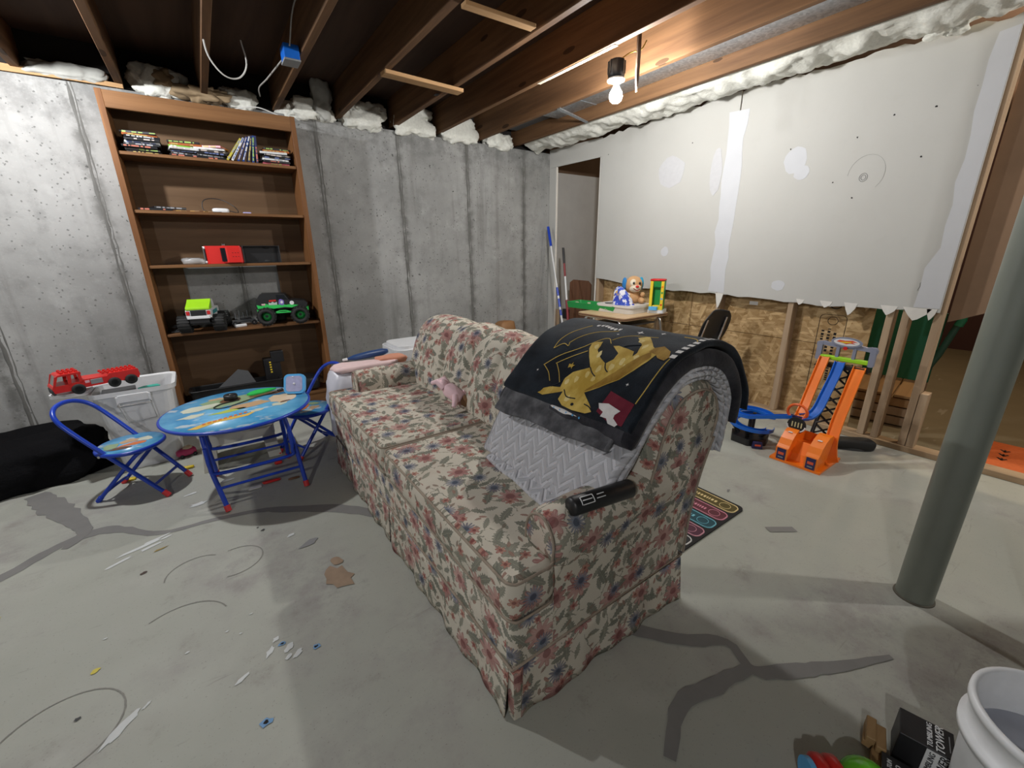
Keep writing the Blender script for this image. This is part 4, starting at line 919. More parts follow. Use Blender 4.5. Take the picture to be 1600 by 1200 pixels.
for s in (-1, 1): MB().ball((.257, s*.052, .006), (.008, .012, .012), 10).build('headlight', M_WHITE, pk); MB().box((.13, s*.074, .025), (.018, .016, .014)).build('mirror', M_CHROME, pk, bevel=.003)
for x in (-.16, .17):
    for s in (-1, 1): wheel(pk, x, s*.055, .034, .022, M_CHROME, 6, False).location.z = -.068
for i in range(6): MB().cyl((.045+.018*(i % 3), -.014+.028*(i//3), .0675), (.045+.018*(i % 3), -.014+.028*(i//3), .0695), .003, n=8).build('roof_hole', M_BLACK, pk)
bg = lump(MB(), (-.035, 4.15, SH[2]+.022), (.13, .09, .045), .45, 18, 12, 12)
tag(bg.build('plastic_bag', glassy('clear_film', (.75, .76, .76), .65, .25)), 'crumpled clear plastic bag behind the red pickup on the third shelf', 'bag')
# black bin and odds on the bottom shelf
bn = thing('storage_tray', 'long black plastic tray on the bottom bookcase shelf', 'tray', (.06, 4.14, SH[4]))
mb = MB(); o_ = rrect(.66, .17, .02); i_ = rrect(.63, .145, .015)
mb.prism(o_, 0, .01); n_ = len(o_)
mb.add([(x*.95, y*.9, .0) for x, y in o_]+[(x, y, .17) for x, y in o_]+[(x, y, .17) for x, y in i_]+[(x*.95, y*.9, .012) for x, y in i_], [((i)+n_*a, ((i+1) % n_)+n_*a, ((i+1) % n_)+n_*(a+1), i+n_*(a+1)) for a in range(3) for i in range(n_)])
mb.build('body', M_BLACK, bn); MB().tube([(x*1.01, y*1.03, .17) for x, y in o_], .006, 6, closed=True).build('rim', M_BLACK, bn)
gs = tag(MB().prism([(-.13, 0), (.14, 0), (.10, .11), (.03, .135)], 0, .012, Matrix(((1, 0, 0, .05), (0, .35, -.9, 4.10), (0, .9, .35, SH[4]+.165), (0, 0, 0, 1)))).build('panel', M_DKGREY, bevel=.003), 'dark grey plastic panel lying slanted in the black tray', 'panel')
lt = thing('toy_gadget', 'black box with a row of yellow lights on the bottom bookcase shelf', 'toy', (.34, 4.20, SH[4]+.02))
MB().box((0, 0, .17), (.13, .09, .30)).build('body', M_BLACK, lt, bevel=.006); MB().box((.05, -.02, .33), (.10, .06, .10)).build('cap', M_BLACK, lt, bevel=.006)
for k in range(5): MB().box((-.015, -.046, .20+.022*k), (.014, .004, .011)).build('yellow_mark', M_YELLOW, lt)
tag(lump(MB(), (.60, 4.18, SH[4]+.07), (.22, .2, .13), .2, 16, 2, 8).build('soft_bag', M_BLACK), 'soft black bag at the right end of the bottom bookcase shelf', 'bag')
# ================================================================ children's table, chairs, stool, tub
def play_print(name, sc, orange=True):
    g = G(name, .3, 0, .45); p = g.obj(); x, y, z = g.xyz(p)
    n = g.noise(p, 4.5*sc, 4, .6); n2 = g.noise(g.scale(p, (1, 1.6, 1)), 7*sc, 3)
    c = g.mix(n.step(.35, .65), (.05, .30, .60), (.16, .48, .75)); c = g.mix(n2.step(.58, .66)*.8, c, (.66, .72, .72))
    return g.col(c)
M_SKY = play_print('sky_print', 1.0)
TZ = .50
tb_ = thing('play_table', 'round blue children\'s table with a cloudy sky print and blue tube legs', 'table', (.02, 2.80, 0))
MB().lathe([(0, TZ-.018), (.372, TZ-.018), (.378, TZ-.01), (.378, TZ-.004), (.372, TZ-.001), (0, TZ-.001)], n=56).build('tabletop', M_BLUE, tb_)
MB().lathe([(0, TZ-.002), (.366, TZ-.002), (.366, TZ+.0005), (0, TZ+.0005)], n=56).build('table_print', M_SKY, tb_)
M_CREAM = plain('cream_print', (.66, .52, .36), .35, var=.12, sc=12); M_SAGE = plain('sage_print', (.28, .38, .22), .35, var=.25, sc=12); M_TAN = plain('tan_print', (.55, .36, .20), .35, var=.15); M_OCHRE = plain('ochre_print', (.78, .50, .10), .35); M_BROWNP = plain('brown_print', (.17, .085, .045), .35); M_ORP = plain('orange_print', (.72, .20, .05), .35); M_LGR = plain('pale_print', (.60, .62, .50), .35, var=.2, sc=10)
def tprint(poly, m, z=.0012, par=None, name='printed_shape'): return MB().add([(x, y, TZ+z) for x, y in poly], [tuple(range(len(poly)))]).build(name, m, par or tb_)
# soft patches of colour standing for the worn picture
for k, (poly, m, z) in enumerate(((blob(.15, .10, 18, .2, 1, -.05, .14, .2), M_SAGE, .0010), (blob(.09, .05, 14, .2, 2, -.19, .10, .3), M_LGR, .0011), (blob(.10, .055, 16, .2, 4, .06, .0, .2), M_TAN, .0012), (blob(.07, .09, 16, .2, 6, .23, .02, .1), M_CREAM, .0014), (blob(.05, .035, 12, .3, 7, .20, -.09, .1), M_LGR, .0018),
    (blob(.06, .03, 12, .3, 8, -.22, -.03, .2), M_LGR, .0012), (blob(.09, .025, 12, .2, 9, -.05, -.05, .15), plain('lime_print', (.48, .58, .12), .35), .0012), (blob(.12, .035, 14, .2, 10, .17, .17, .15), M_BROWNP, .0013), (blob(.055, .05, 14, .1, 11, -.035, .16, 0), M_BROWNP, .0018), (blob(.035, .022, 12, .2, 12, .08, -.13, .2), M_LGR, .0016), (blob(.035, .012, 10, .2, 14, .235, -.06, .3), M_BROWNP, .0022), (blob(.05, .02, 10, .3, 15, -.10, .235, .1), M_TAN, .0012))): tprint(poly, m, z)
bn2 = [(-.24, -.245), (-.15, -.175), (.02, -.165), (.09, -.12), (.06, -.165), (.03, -.20), (-.12, -.215), (-.20, -.265)]
tprint(bn2, M_OCHRE, .0014, name='printed_banner')
for k in range(9): tprint([(a-.17+.024*k, b-.205+.009*k) for a, b in ((-.008, -.014), (.009, -.010), (.006, .0), (.010, .013), (-.006, .010))], M_ORP, .0022, name='printed_scrap')
def leg_tube(par, pts, r=.0115, cap=None, name='leg', cm=None):
    o = MB().tube(pts, r, 10).build(name, M_BLUE, par)
    if cap is not None:
        a = Vector(pts[0]); d = (Vector(pts[1])-a).normalized()
        MB().cyl(a-d*.006 if a.z > .012 else a, a+d*.028, r+.003, n=12).build('foot_cap', cm or M_REDCAP, o)
    return o
for s, (f, k, t) in enumerate((((-.153, -.275, .012), (-.19, -.18, .22), (-.20, -.09, TZ-.02)), ((.248, -.247, .012), (.235, -.17, .22), (.20, -.09, TZ-.02)), ((-.19, .24, .012), (-.20, .17, .22), (-.20, .09, TZ-.02)), ((.22, .235, .012), (.215, .17, .22), (.20, .09, TZ-.02)))):
    leg_tube(tb_, [f, k, t], .0125, 1)
for y, z in ((-.19, .20), (.19, .20)): MB().tube(smooth_path([(-.195, y, z+.16), (-.19, y, z+.04), (-.15, y, z), (.18, y, z), (.212, y, z+.04), (.21, y, z+.16)]), .010, 8).build('brace', M_BLUE, tb_)
MB().tube([(-.185, -.22, .125), (.235, -.21, .125)], .008, 8).build('crossbar', M_BLUE, tb_); MB().tube([(-.192, .20, .125), (.218, .20, .125)], .008, 8).build('crossbar', M_BLUE, tb_)
for s in (-1, 1): MB().cyl((.005+s*.205, -.02, TZ-.03), (.005+s*.205, .02, TZ-.03), .018).build('hinge', M_BLUE, tb_)
def kid_chair(label, loc, rz, print_m, scraps):
    t = thing('folding_chair', label, 'chair', loc, rz, 'children\'s blue folding chairs')
    H_ = .305
    se = MB().lathe([(0, H_-.020), (.150, H_-.020), (.162, H_-.012), (.162, H_-.002), (.154, H_+.004), (.150, H_+.004)], n=40).build('seat', M_BLUE, t)
    MB().lathe([(0, H_+.002), (.150, H_+.002), (.150, H_+.0045), (0, H_+.0045)], n=40).build('seat_print', print_m, se)
    for k, (x, y, a, b, rz2, m) in enumerate(((-.02, .03, .05, .03, .5, M_TAN), (.03, -.02, .08, .022, .5, M_ORP), (.05, .05, .04, .03, .2, M_LGR), (-.07, -.05, .03, .045, .2, M_SAGE), (.0, -.085, .05, .018, .4, M_BROWNP))):
        MB().add([(p, q, H_+.0052+.0003*k) for p, q in blob(a, b, 12, .3, k+scraps, x, y, rz2)], [tuple(range(12))]).build('printed_shape', m, se)
    # frame that rises from the front feet into the rounded back
    A = [(.19, -.118, .012), (.0, -.132, .245), (-.16, -.138, .44), (-.225, -.125, .52), (-.258, -.075, .562), (-.268, .0, .575)]
    back = smooth_path(A + [(x, -y, z) for x, y, z in A[:-1][::-1]], 7)
    o = MB().tube(back, .0115, 10).build('back_frame', M_BLUE, t)
    for s in (-1, 1): MB().cyl((.1935, s*.117, .005), (.170, s*.119, .036), .0150, n=12).build('foot_cap', M_REDCAP, o)
    R_ = [(-.17, -.105, .012), (-.05, -.10, .14), (.06, -.095, .255), (.085, -.07, .275)]
    ro = MB().tube(smooth_path(R_+[(x, -y, z) for x, y, z in R_[::-1]], 6), .0105, 10).build('rear_frame', M_BLUE, t)
    for s in (-1, 1): MB().cyl((-.178, s*.105, .004), (-.157, s*.105, .028), .0138, n=12).build('foot_cap', M_REDCAP if s > 0 else M_BLUE, ro)
    MB().tube([(.135, -.121, .082), (.135, .121, .082)], .008, 8).build('stretcher', M_BLUE, t)
    MB().tube(smooth_path([(-.145, -.105, .04), (-.13, -.07, .055), (-.125, 0, .06), (-.13, .07, .055), (-.145, .105, .04)]), .008, 8).build('stretcher', M_BLUE, t)
    MB().tube([(-.07, -.15, .295), (-.07, .15, .295)], .007, 8).build('seat_rod', M_STEEL, t)
    return t
M_SEATP = play_print('faded_sky_print', 1.6)
kid_chair('blue folding child chair with worn printed seat in front of the white tub', (-.535, 3.115, 0), math.radians(-25), M_SEATP, 30)
kid_chair('blue folding child chair half hidden between the play table and the sofa', (.42, 3.10, 0), math.radians(203), M_SEATP, 40)
# things on the table
cap_ = thing('bottle_cap', 'black round cap standing on the play table', 'cap', (.02-.03, 2.80+.175, TZ+.0022))
MB().lathe([(0, 0), (.037, 0), (.037, .026), (.033, .031), (.012, .032), (.008, .029), (0, .029)], n=26).build('body', M_BLACK, cap_); MB().lathe([(0, .0295), (.006, .0295), (.006, .032), (0, .033)], n=12).build('button', M_STEEL, cap_)
tag(MB().prism([(.02+.055, 3.005), (.095, 2.975), (.15, 2.985), (.20, 3.005), (.245, 3.04), (.20, 3.065), (.14, 3.07), (.10, 3.045)], TZ+.002, TZ+.010).build('green_leaf_toy', M_BRGREEN, bevel=.003), 'flat bright green leaf-shaped toy lying on the play table', 'toy')
tag(MB().tube(smooth_path([(.24, 2.965, TZ+.006), (.20, 2.945, TZ+.005), (.12, 2.915, TZ+.005), (.04, 2.865, TZ+.005), (-.03, 2.82, TZ+.005), (-.08, 2.82, TZ+.005), (-.10, 2.85, TZ+.005), (-.06, 2.90, TZ+.005), (.03, 2.925, TZ+.005)]), .0032, 6).build('cable', M_BLACK), 'thin black cable looped on the play table', 'cable')
tag(MB().tube([(.245, 2.968, TZ+.008), (.275, 2.985, TZ+.008)], .0075, 8).build('plug', M_BLACK), 'black cable plug on the play table by the green leaf toy', 'plug')
mr = thing('mirror_toy', 'small light blue square toy mirror leaning up on the play table', 'toy', (.325, 2.845, TZ+.002), -.5)
RM = Matrix.Rotation(math.radians(66), 4, 'X')
MB().prism(rrect(.125, .125, .03, 5, 0, .064), -.014, .012, RM).build('frame', M_LTBLUE, mr, bevel=.004)
MB().prism(rrect(.098, .098, .02, 5, 0, .064), .010, .0135, RM).build('pane', plain('lilac_foil', (.42, .42, .62), .25, var=.25, sc=40), mr)
MB().ball((0, 0, 0), .007, 10, M=RM @ Matrix.Translation((.0, .064, .0135))).build('stud', M_WHITE, mr); MB().ball((0, 0, 0), .005, 10, M=RM @ Matrix.Translation((-.008, .108, .0135))).build('stud', M_WHITE, mr)
# white plastic stool under the table
sl = thing('step_stool', 'cream plastic step stool standing under the back of the play table', 'stool', (-.015, 3.27, 0))
MB().prism(rrect(.44, .30, .04), .235, .262).build('top', M_OFFWHITE, sl, bevel=.01); MB().prism(rrect(.425, .285, .04), .165, .24).build('apron', M_OFFWHITE, sl, bevel=.004)
for sx in (-1, 1):
    for sy in (-1, 1):
        P = [(sx*.205, sy*.135), (sx*.13, sy*.135), (sx*.13, sy*.115), (sx*.185, sy*.115), (sx*.185, sy*.06), (sx*.205, sy*.06)]
        if sx*sy < 0: P = P[::-1]
        mb = MB(); n_ = 6; mb.add([(x, y, .18) for x, y in P]+[(x*1.09+sx*.004, y*1.09+sy*.003, 0) for x, y in P], [(i, (i+1) % 6, 6+(i+1) % 6, 6+i) for i in range(6)]+[tuple(range(6)), tuple(range(6, 12))])
        mb.build('leg', M_OFFWHITE, sl, bevel=.003, seg=1)
# white storage tub with wire handle
tu = thing('storage_tub', 'white plastic storage tub with wire handle beside the bookcase', 'tub', (-.515, 3.63, 0), .02)
mb = MB(); o1 = rrect(.40, .37, .05, 4); o0 = rrect(.31, .29, .05, 4); n_ = len(o1); i1 = rrect(.39, .36, .046, 4); i0 = rrect(.30, .28, .046, 4)
q = [[(x, y, 0) for x, y in o0], [(x, y, .535) for x, y in o1], [(x, y, .54) for x, y in i1], [(x, y, .01) for x, y in i0]]
mb.add(sum(q, []), [(a*n_+i, a*n_+(i+1) % n_, (a+1)*n_+(i+1) % n_, (a+1)*n_+i) for a in range(3) for i in range(n_)], smooth=False); mb.add(q[0], [tuple(range(n_))[::-1]]); mb.add(q[3], [tuple(range(n_))])
mb.build('body', M_WHITE, tu, bevel=.002, seg=1)
mb = MB(); ro = rrect(.435, .405, .06, 4); ri = rrect(.395, .365, .048, 4)
q = [[(x, y, z) for x, y in p] for p, z in ((ri, .538), (ro, .545), (ro, .515), (rrect(.427, .397, .06, 4), .515), (rrect(.405, .375, .05, 4), .53))]
mb.add(sum(q, []), [(a*n_+i, a*n_+(i+1) % n_, (a+1)*n_+(i+1) % n_, (a+1)*n_+i) for a in range(4) for i in range(n_)]); mb.build('rim', M_WHITE, tu)
MB().box((0, -.198, .495), (.15, .016, .05)).build('handle_plate', M_WHITE, tu, bevel=.003)
for s in (-1, 1): MB().box((s*.078, -.198, .485), (.012, .024, .055)).build('handle_lug', M_WHITE, tu, bevel=.002)
MB().tube([(-.075, -.208, .47), (-.085, -.212, .452), (.085, -.212, .452), (.075, -.208, .47)], .0028, 6).build('wire_handle', M_WIRE, tu)
MB().tube([(-.078, -.206, .475), (-.078, -.212, .45), (-.055, -.204, .335), (.085, -.204, .345), (.078, -.212, .45), (.078, -.206, .475)], .0032, 6).build('wire_handle', M_WIRE, tu)
tag(MB().box((-.60, 3.60, .49), (.17, .26, .03), rz=.1).build('lid_panel', M_DKGREY, bevel=.004), 'dark grey panel lying inside the white tub', 'panel')
tag(MB().prism([(0, 0), (.12, 0), (.10, .05), (.03, .04)], 0, .02, Matrix(((1, 0, 0, -.50), (0, 1, 0, 3.56), (0, 0, 1, .50), (0, 0, 0, 1)))).build('teal_toy', plain('teal_plastic', (.05, .42, .33), .4), bevel=.004), 'teal plastic scrap sticking out of the white tub', 'toy')
ld = tag(MB().prism(rrect(.17, .33, .03, 4), 0, .022, Matrix.Translation((-.79, 3.62, .548)) @ Matrix.Rotation(-.05, 4, 'Z')).build('tub_lid', M_WHITE, bevel=.005), 'white lid plank lying across the left rim of the tub', 'lid')
# red toy fire truck on the tub
ft = thing('fire_truck', 'red building-block toy fire truck lying across the white tub rim', 'toy truck', (-.665, 3.50, .571), math.radians(200)); ft.scale = (.9, .9, .9)
hull(ft, 'body', [(-.21, .035), (.08, .035), (.08, .09), (-.05, .085), (-.06, .10), (-.215, .10), (-.22, .06)], .07, M_RED, .004)
hull(ft, 'cab', [(.075, .03), (.215, .03), (.222, .06), (.215, .075), (.13, .075), (.13, .08), (.075, .08)], .072, M_RED, .004)
for s in (-1, 1):
    hull(ft, 'cab_pillar', [(.205, .07), (.215, .07), (.195, .135), (.18, .135)], .006, M_RED, .001, s*.066); hull(ft, 'cab_pillar', [(.13, .07), (.145, .07), (.14, .135), (.12, .135)], .006, M_RED, .001, s*.066); hull(ft, 'cab_pillar', [(.075, .07), (.09, .07), (.09, .135), (.075, .135)], .006, M_RED, .001, s*.066)
hull(ft, 'cab_roof', [(.07, .132), (.19, .132), (.18, .143), (.075, .145)], .072, M_RED, .003)
hull(ft, 'windscreen', [(.207, .072), (.211, .072), (.190, .132), (.186, .132)], .06, plain('toy_windscreen', (.25, .26, .24), .2), .0)
for (a, z, nx) in ((.08, .145, 4), (-.055, .10, 4), (-.07, .085, 0)):
    for i in range(5 if a > 0 else 8):
        for j in range(3):
            x = (.09+.022*i) if a > 0 else (-.20+.0235*i)
            if a > 0 and i > 3: continue
            if nx: MB().cyl((x, -.044+.044*j, z-.001), (x, -.044+.044*j, z+.012), .0085, n=12).build('block_stud', M_RED, ft)
MB().box((.216, 0, .034), (.016, .135, .036)).build('bumper', M_DKGREY, ft, bevel=.006)
for s in (-1, 1):
    MB().box((.01, s*.071, .065), (.06, .004, .032)).build('side_panel', M_GREY, ft, bevel=.003); MB().box((.055, s*.071, .072), (.022, .003, .016)).build('side_badge', M_PINK, ft); MB().box((-.01, s*.072, .030), (.10, .012, .012)).build('running_board', M_WHITE, ft, bevel=.003)
    MB().box((.185, s*.0, .066), (.04, .08, .01)).build('dashboard', M_WHITE, ft, bevel=.002)
for x in (.105, -.075, -.165):
    for s in (-1, 1): wheel(ft, x, s*.07, .034, .026, M_CHROME, 8, False)
# black plush pile on the floor at the left
pb = lump(MB(), (-1.20, 3.77, .115), (.86, .72, .29), .35, 40, 6, 3.2, p=.6)
g = G('black_plush', .98, 0, .05); n_ = g.noise(g.obj(), 35, 4, .7); g.bump(n_, .8, .012); M_PLUSH = g.col((.008, .008, .009))
tag(pb.build('pet_bed', M_PLUSH), 'black plush pet bed slumped on the floor below the concrete wall', 'pet bed')
# small litter
tp_ = thing('toy_car', 'small pink toy car with dark wheels on the floor by the white tub', 'toy', (-.335, 3.50, 0), .3)
lump(MB(), (0, 0, .035), (.12, .06, .05), .1, 14, 3, 9).build('body', plain('magenta_plastic', (.58, .04, .16), .4), tp_); MB().ball((.01, 0, .06), (.03, .024, .018), 12).build('canopy', M_CREAM, tp_)
for x in (-.035, .04):
    for s in (-1, 1): wheel(tp_, x, s*.028, .013, .014, M_GREY, 4, False)
for k, (x, y, m, d, l) in enumerate(((-.62, 3.30, M_YELLOW, (.05, .03, .014), 'yellow plastic bit on the floor under the blue chair, nearer the tub'), (-.33, 3.27, M_YELLOW, (.07, .03, .016), 'yellow plastic bit on the floor between the blue chair and the table'), (.10, 2.74, M_RED, (.10, .03, .014), 'red plastic bar on the floor in the shadow under the play table'), (.17, 2.98, M_RED, (.05, .03, .02), 'small red toy block on the floor beneath the far rim of the play table'), (.22, 2.70, M_BROWNP, (.06, .015, .01), 'small brown stick on the floor under the play table'), (.01, 2.72, M_PAPER, (.07, .035, .006), 'pale card scrap on the floor beside the red bar under the table'))):
    tag(lump(MB(), (x, y, d[2]/2+.0015), d, .25, 10, k, 30).build('floor_toy', m), l, 'litter')
# ================================================================ behind the sofa
M_BAGW = plain('white_bag_film', (.60, .60, .66), .35, var=.06, bump=.2)
wbg = thing('bag', 'white plastic bag with grey print beyond the sofa\'s far arm', 'bag', (.66, 2.95, 0))
lump(MB(), (0, 0, .295), (.26, .26, .57), .14, 26, 5, 7, p=.55).build('body', M_BAGW, wbg); MB().box((.04, -.155, .42), (.028, .02, .22)).build('grey_stripe', M_GREY, wbg, bevel=.004)
tag(lump(MB(), (.80, 2.92, .598), (.48, .15, .04), .3, 24, 9, 7).build('pink_cloth', plain('blush_cloth', (.74, .55, .54), .9, bump=.3)), 'pale pink cloth draped over the white bag behind the far sofa arm', 'cloth')
tag(lump(MB(), (1.0, 2.92, .612), (.22, .10, .05), .4, 20, 14, 9).build('orange_cloth', plain('coral_cloth', (.62, .28, .18), .9, bump=.3)), 'coral cloth bunched on the pink cloth behind the far sofa arm', 'cloth')
pn = thing('toy_torpedo', 'dark blue pen-shaped toy with white tip lying on the pink cloth', 'toy', (.86, 3.03, .64), .25)
MB().lathe([(0, -.17), (.006, -.165), (.020, -.11), (.026, .0), (.026, .12), (.016, .16), (0, .165)], n=18, M=Matrix.Rotation(PI/2, 4, 'Y')).build('body', plain('navy_plastic', (.02, .06, .19), .4), pn); MB().lathe([(0, -.20), (.008, -.195), (.010, -.165), (0, -.16)], n=12, M=Matrix.Rotation(PI/2, 4, 'Y')).build('tip', M_WHITE, pn)
cw = thing('pet_carrier', 'white plastic pet carrier behind the far end of the sofa', 'pet carrier', (1.40, 3.36, 0))
MB().prism(rrect(.56, .42, .09, 5), .0, .60).build('shell', M_WHITE, cw, bevel=.05, seg=4); MB().prism(rrect(.50, .36, .08, 5), .60, .625).build('roof', M_WHITE, cw, bevel=.012)
MB().prism([(-.14, .18), (.14, .18), (.17, .50), (.10, .56), (-.10, .56), (-.17, .50)], .208, .235, Matrix(((1, 0, 0, .03), (0, 0, -1, 0), (0, 1, 0, 0), (0, 0, 0, 1)))).build('door', M_WHITE, cw, bevel=.008)
MB().box((.17, -.215, .40), (.07, .012, .26)).build('side_vent', plain('terracotta', (.30, .12, .07), .7), cw, bevel=.004)
tag(lump(MB(), (1.55, 3.33, .668), (.16, .13, .08), .2, 16, 2, 8).build('blue_cloth', M_TOYBLUE), 'small bright blue cloth on the pet carrier roof', 'cloth')
tag(MB().box((1.48, 3.26, .632), (.17, .05, .012), rz=.3).build('black_strap', M_BLACK, bevel=.003), 'black strap lying on the pet carrier roof', 'strap')
tag(lump(MB(), (2.86, 4.20, .27), (.24, .22, .54), .15, 18, 4, 6).build('brown_bag', plain('brown_leather', (.30, .15, .06), .6, bump=.3)), 'brown bag standing against the concrete wall behind the sofa', 'bag')
# extension poles and a board leaning in the corner
p0, p1 = Vector((3.40, 3.62, .0)), Vector((3.585, 4.26, 1.62)); d_ = p1-p0
po = thing('extension_pole', 'blue and white extension pole leaning in the corner, taller of two', 'pole', p0)
MB().cyl((0, 0, 0), d_*.55, .0125).build('lower_tube', M_WHITE, po); MB().cyl(d_*.5, d_*.9, .010).build('upper_tube', M_WHITE, po); MB().cyl(d_*.86, d_*1.0, .0165).build('grip', M_BLUE, po)
for a, b in ((.36, .40), (.50, .56), (.42, .48), (.22, .30)): MB().cyl(d_*a, d_*b, .0145).build('collar', M_BLUE, po)
p0, p1 = Vector((3.42, 3.60, 0)), Vector((3.60, 3.99, 1.37)); d_ = p1-p0
po = thing('extension_pole', 'red, white and black pole leaning in the corner, shorter of two', 'pole', p0)
MB().cyl((0, 0, 0), d_*.56, .016).build('lower_tube', M_DARKRED, po); MB().cyl(d_*.55, d_*.78, .011).build('upper_tube', M_WHITE, po); MB().cyl(d_*.76, d_*.88, .0125).build('red_sleeve', M_DARKRED, po); MB().cyl(d_*.87, d_*1.0, .0145).build('grip', M_BLACK, po)
tag(MB().prism([(-.15, 0), (.15, 0), (.15, .93), (.11, .975), (-.10, .985), (-.15, .95)], 0, .02, Matrix(((.3, 0, -.95, 3.86), (-.95, 0, -.3, 3.93), (0, 1, 0, 0), (0, 0, 0, 1)))).build('brown_board', wood('brown_hardboard', (.08, .035, .018), (.16, .075, .04), 2)), 'brown wooden board standing inside the corner opening', 'board')
tag(MB().span((3.70, 4.17, 0), (3.72, 4.24, .60)).build('scrap_lumber', M_STUD), 'short piece of lumber standing at the corner opening', 'lumber')
tag(MB().prism([(0, 0), (.10, 0), (.10, .12), (0, .12)], 0, .03, Matrix(((0, 0, 1, 3.60), (-1, 0, 0, 3.98), (0, 1, 0, .52), (0, 0, 0, 1)))).build('pole_bracket', M_BLACK, bevel=.004), 'black bracket gripping the poles in the corner', 'bracket')
# ================================================================ school desk with toys, chair
DZ = .762
dk = thing('school_desk', 'school desk with pale wood top and chrome legs by the drywall', 'desk', (3.27, 2.74, 0))
M_DTOP = wood('desk_laminate', (.50, .34, .19), (.62, .45, .27), 0, .6, .4)
MB().prism(rrect(.66, .60, .05, 5), DZ-.028, DZ).build('desktop', M_DTOP, dk, bevel=.004); MB().prism(rrect(.668, .608, .05, 5), DZ-.022, DZ-.008).build('edge_band', M_BROWNP, dk)
for sx in (-1, 1):
    P = smooth_path([(sx*.30, -.27, .0), (sx*.295, -.26, .45), (sx*.285, -.22, .70), (sx*.27, -.12, .728), (sx*.27, .12, .728), (sx*.285, .22, .70), (sx*.295, .26, .45), (sx*.30, .27, .0)])
    MB().tube(P, .0135, 10).build('leg', M_CHROME, dk)
MB().box((0, .0, DZ-.10), (.50, .40, .012)).build('book_shelf', M_DKGREY, dk); MB().tube([(-.29, .24, .30), (.29, .24, .30)], .010, 8).build('stretcher', M_CHROME, dk)
tr = thing('toy_tray', 'green plastic tray of little cream pieces overhanging the desk', 'tray', (3.235, 3.06, DZ+.001), .06)
mb = MB(); q = [rrect(.20, .62, .015, 2), rrect(.22, .64, .015, 2), rrect(.205, .625, .012, 2), rrect(.19, .60, .012, 2)]; n_ = len(q[0])
mb.add([(x, y, z) for p, z in zip(q, (0, .06, .06, .008)) for x, y in p], [(a*n_+i, a*n_+(i+1) % n_, (a+1)*n_+(i+1) % n_, (a+1)*n_+i) for a in range(3) for i in range(n_)]); mb.add([(x, y, .008) for x, y in q[3]], [tuple(range(n_))]); mb.add([(x, y, 0) for x, y in q[0]], [tuple(range(n_))[::-1]])
mb.build('body', M_GREEN, tr); rr = random.Random(9)
tp3 = MB()
for k in range(46): tp3.box((rr.uniform(-.08, .08), rr.uniform(-.25, .25), rr.uniform(.015, .05)), (.03, .02, .012), rz=rr.uniform(0, 3))
stuff(tag(tp3.build('game_pieces', plain('cream_piece', (.58, .54, .38), .5, var=.3), loc=(3.235, 3.06, DZ)), 'heap of little cream and yellow game pieces in the green tray', 'game pieces'))
wx = thing('lidded_box', 'shallow translucent white plastic box with lid on the school desk', 'box', (3.33, 2.78, DZ+.001), .08)
MB().prism(rrect(.36, .42, .06, 5), 0, .055).build('body', plain('milky_plastic', (.60, .57, .52), .35), wx, bevel=.008); MB().prism(rrect(.375, .435, .06, 5), .055, .075).build('lid', plain('milky_lid', (.68, .66, .63), .35), wx, bevel=.007)
WT = DZ+.077
gbg = thing('gift_bag', 'blue and white patterned drawstring bag lying on the white box', 'bag', (3.24, 2.72, WT))
g = G('blue_white_print', .8); v_ = g.vor(g.scale(g.obj(), 26)); r_ = g.xyz(v_['Color']); n_ = g.noise(g.obj(), 18, 3)
g.col(g.mix((n_ > .52), g.mix(r_[0], (.02, .04, .38), (.06, .12, .55)), g.mix((r_[1] > .8), (.66, .66, .72), (.65, .42, .10)))); M_GIFT = g.m
def bagf(i, j):
    t = i/16; a = 2*PI*j/28; w3 = .075*(1-t)**.6+.012; k = 1+.16*math.sin(a*5+t*4)+.1*mnoise.noise(Vector((math.cos(a), math.sin(a), t*4)))
    return (Vector((w3*.9*math.cos(a)*k, w3*1.25*math.sin(a)*k + .05*t, .185*t*(1-.1*t))), (0, 0))
MB().grid(bagf, 16, 28, cv=True).build('body', M_GIFT, gbg); MB().tube(smooth_path([(-.05, .09, .01), (-.075, .13, .006), (-.06, .17, .006), (-.035, .14, .006), (-.045, .09, .012)]), .0035, 6).build('cord', M_BLACK, gbg)
# plush puppy: cream face with tan patches, blue ear, red nose
pp = thing('plush_puppy', 'cream and tan plush puppy with red nose and blue ear on the white box', 'plush toy', (3.40, 2.735, WT), math.radians(-118))
M_TANF = plain('tan_fleece', (.56, .33, .16), .95, bump=.4); M_CRF = plain('cream_fleece', (.70, .62, .48), .95, bump=.4)
lump(MB(), (-.01, 0, .055), (.14, .15, .12), .08, 20, 2, 8, p=.8).build('body', M_TANF, pp)
hd = MB().ball((0, 0, .175), (.080, .085, .085), 24).build('head', M_TANF, pp)
MB().ball((.038, .0, .150), (.055, .062, .045), 20).build('muzzle', M_CRF, hd); MB().ball((.055, -.028, .195), (.022, .034, .038), 16).build('eye_patch', M_CRF, hd)
MB().ball((.092, .0, .165), (.014, .018, .013), 12).build('nose', M_RED, hd)
for s in (-1, 1): MB().ball((.076, s*.030, .195), (.007, .011, .014), 12).build('eye', M_BLACK, hd)
MB().tube(smooth_path([(.083, -.035, .150), (.090, -.015, .135), (.092, .005, .130), (.086, .03, .140)]), .0035, 6).build('mouth', M_DARKRED, hd)
for s, m in ((-1, M_LTBLUE), (1, M_TANF)): MB().ball((-.02, s*.085, .185), (.035, .022, .062), 16).build('ear', plain('teal_fleece', (.02, .30, .50), .95, bump=.4) if s > 0 else plain('blue_fleece', (.03, .20, .50), .95, bump=.4), hd)
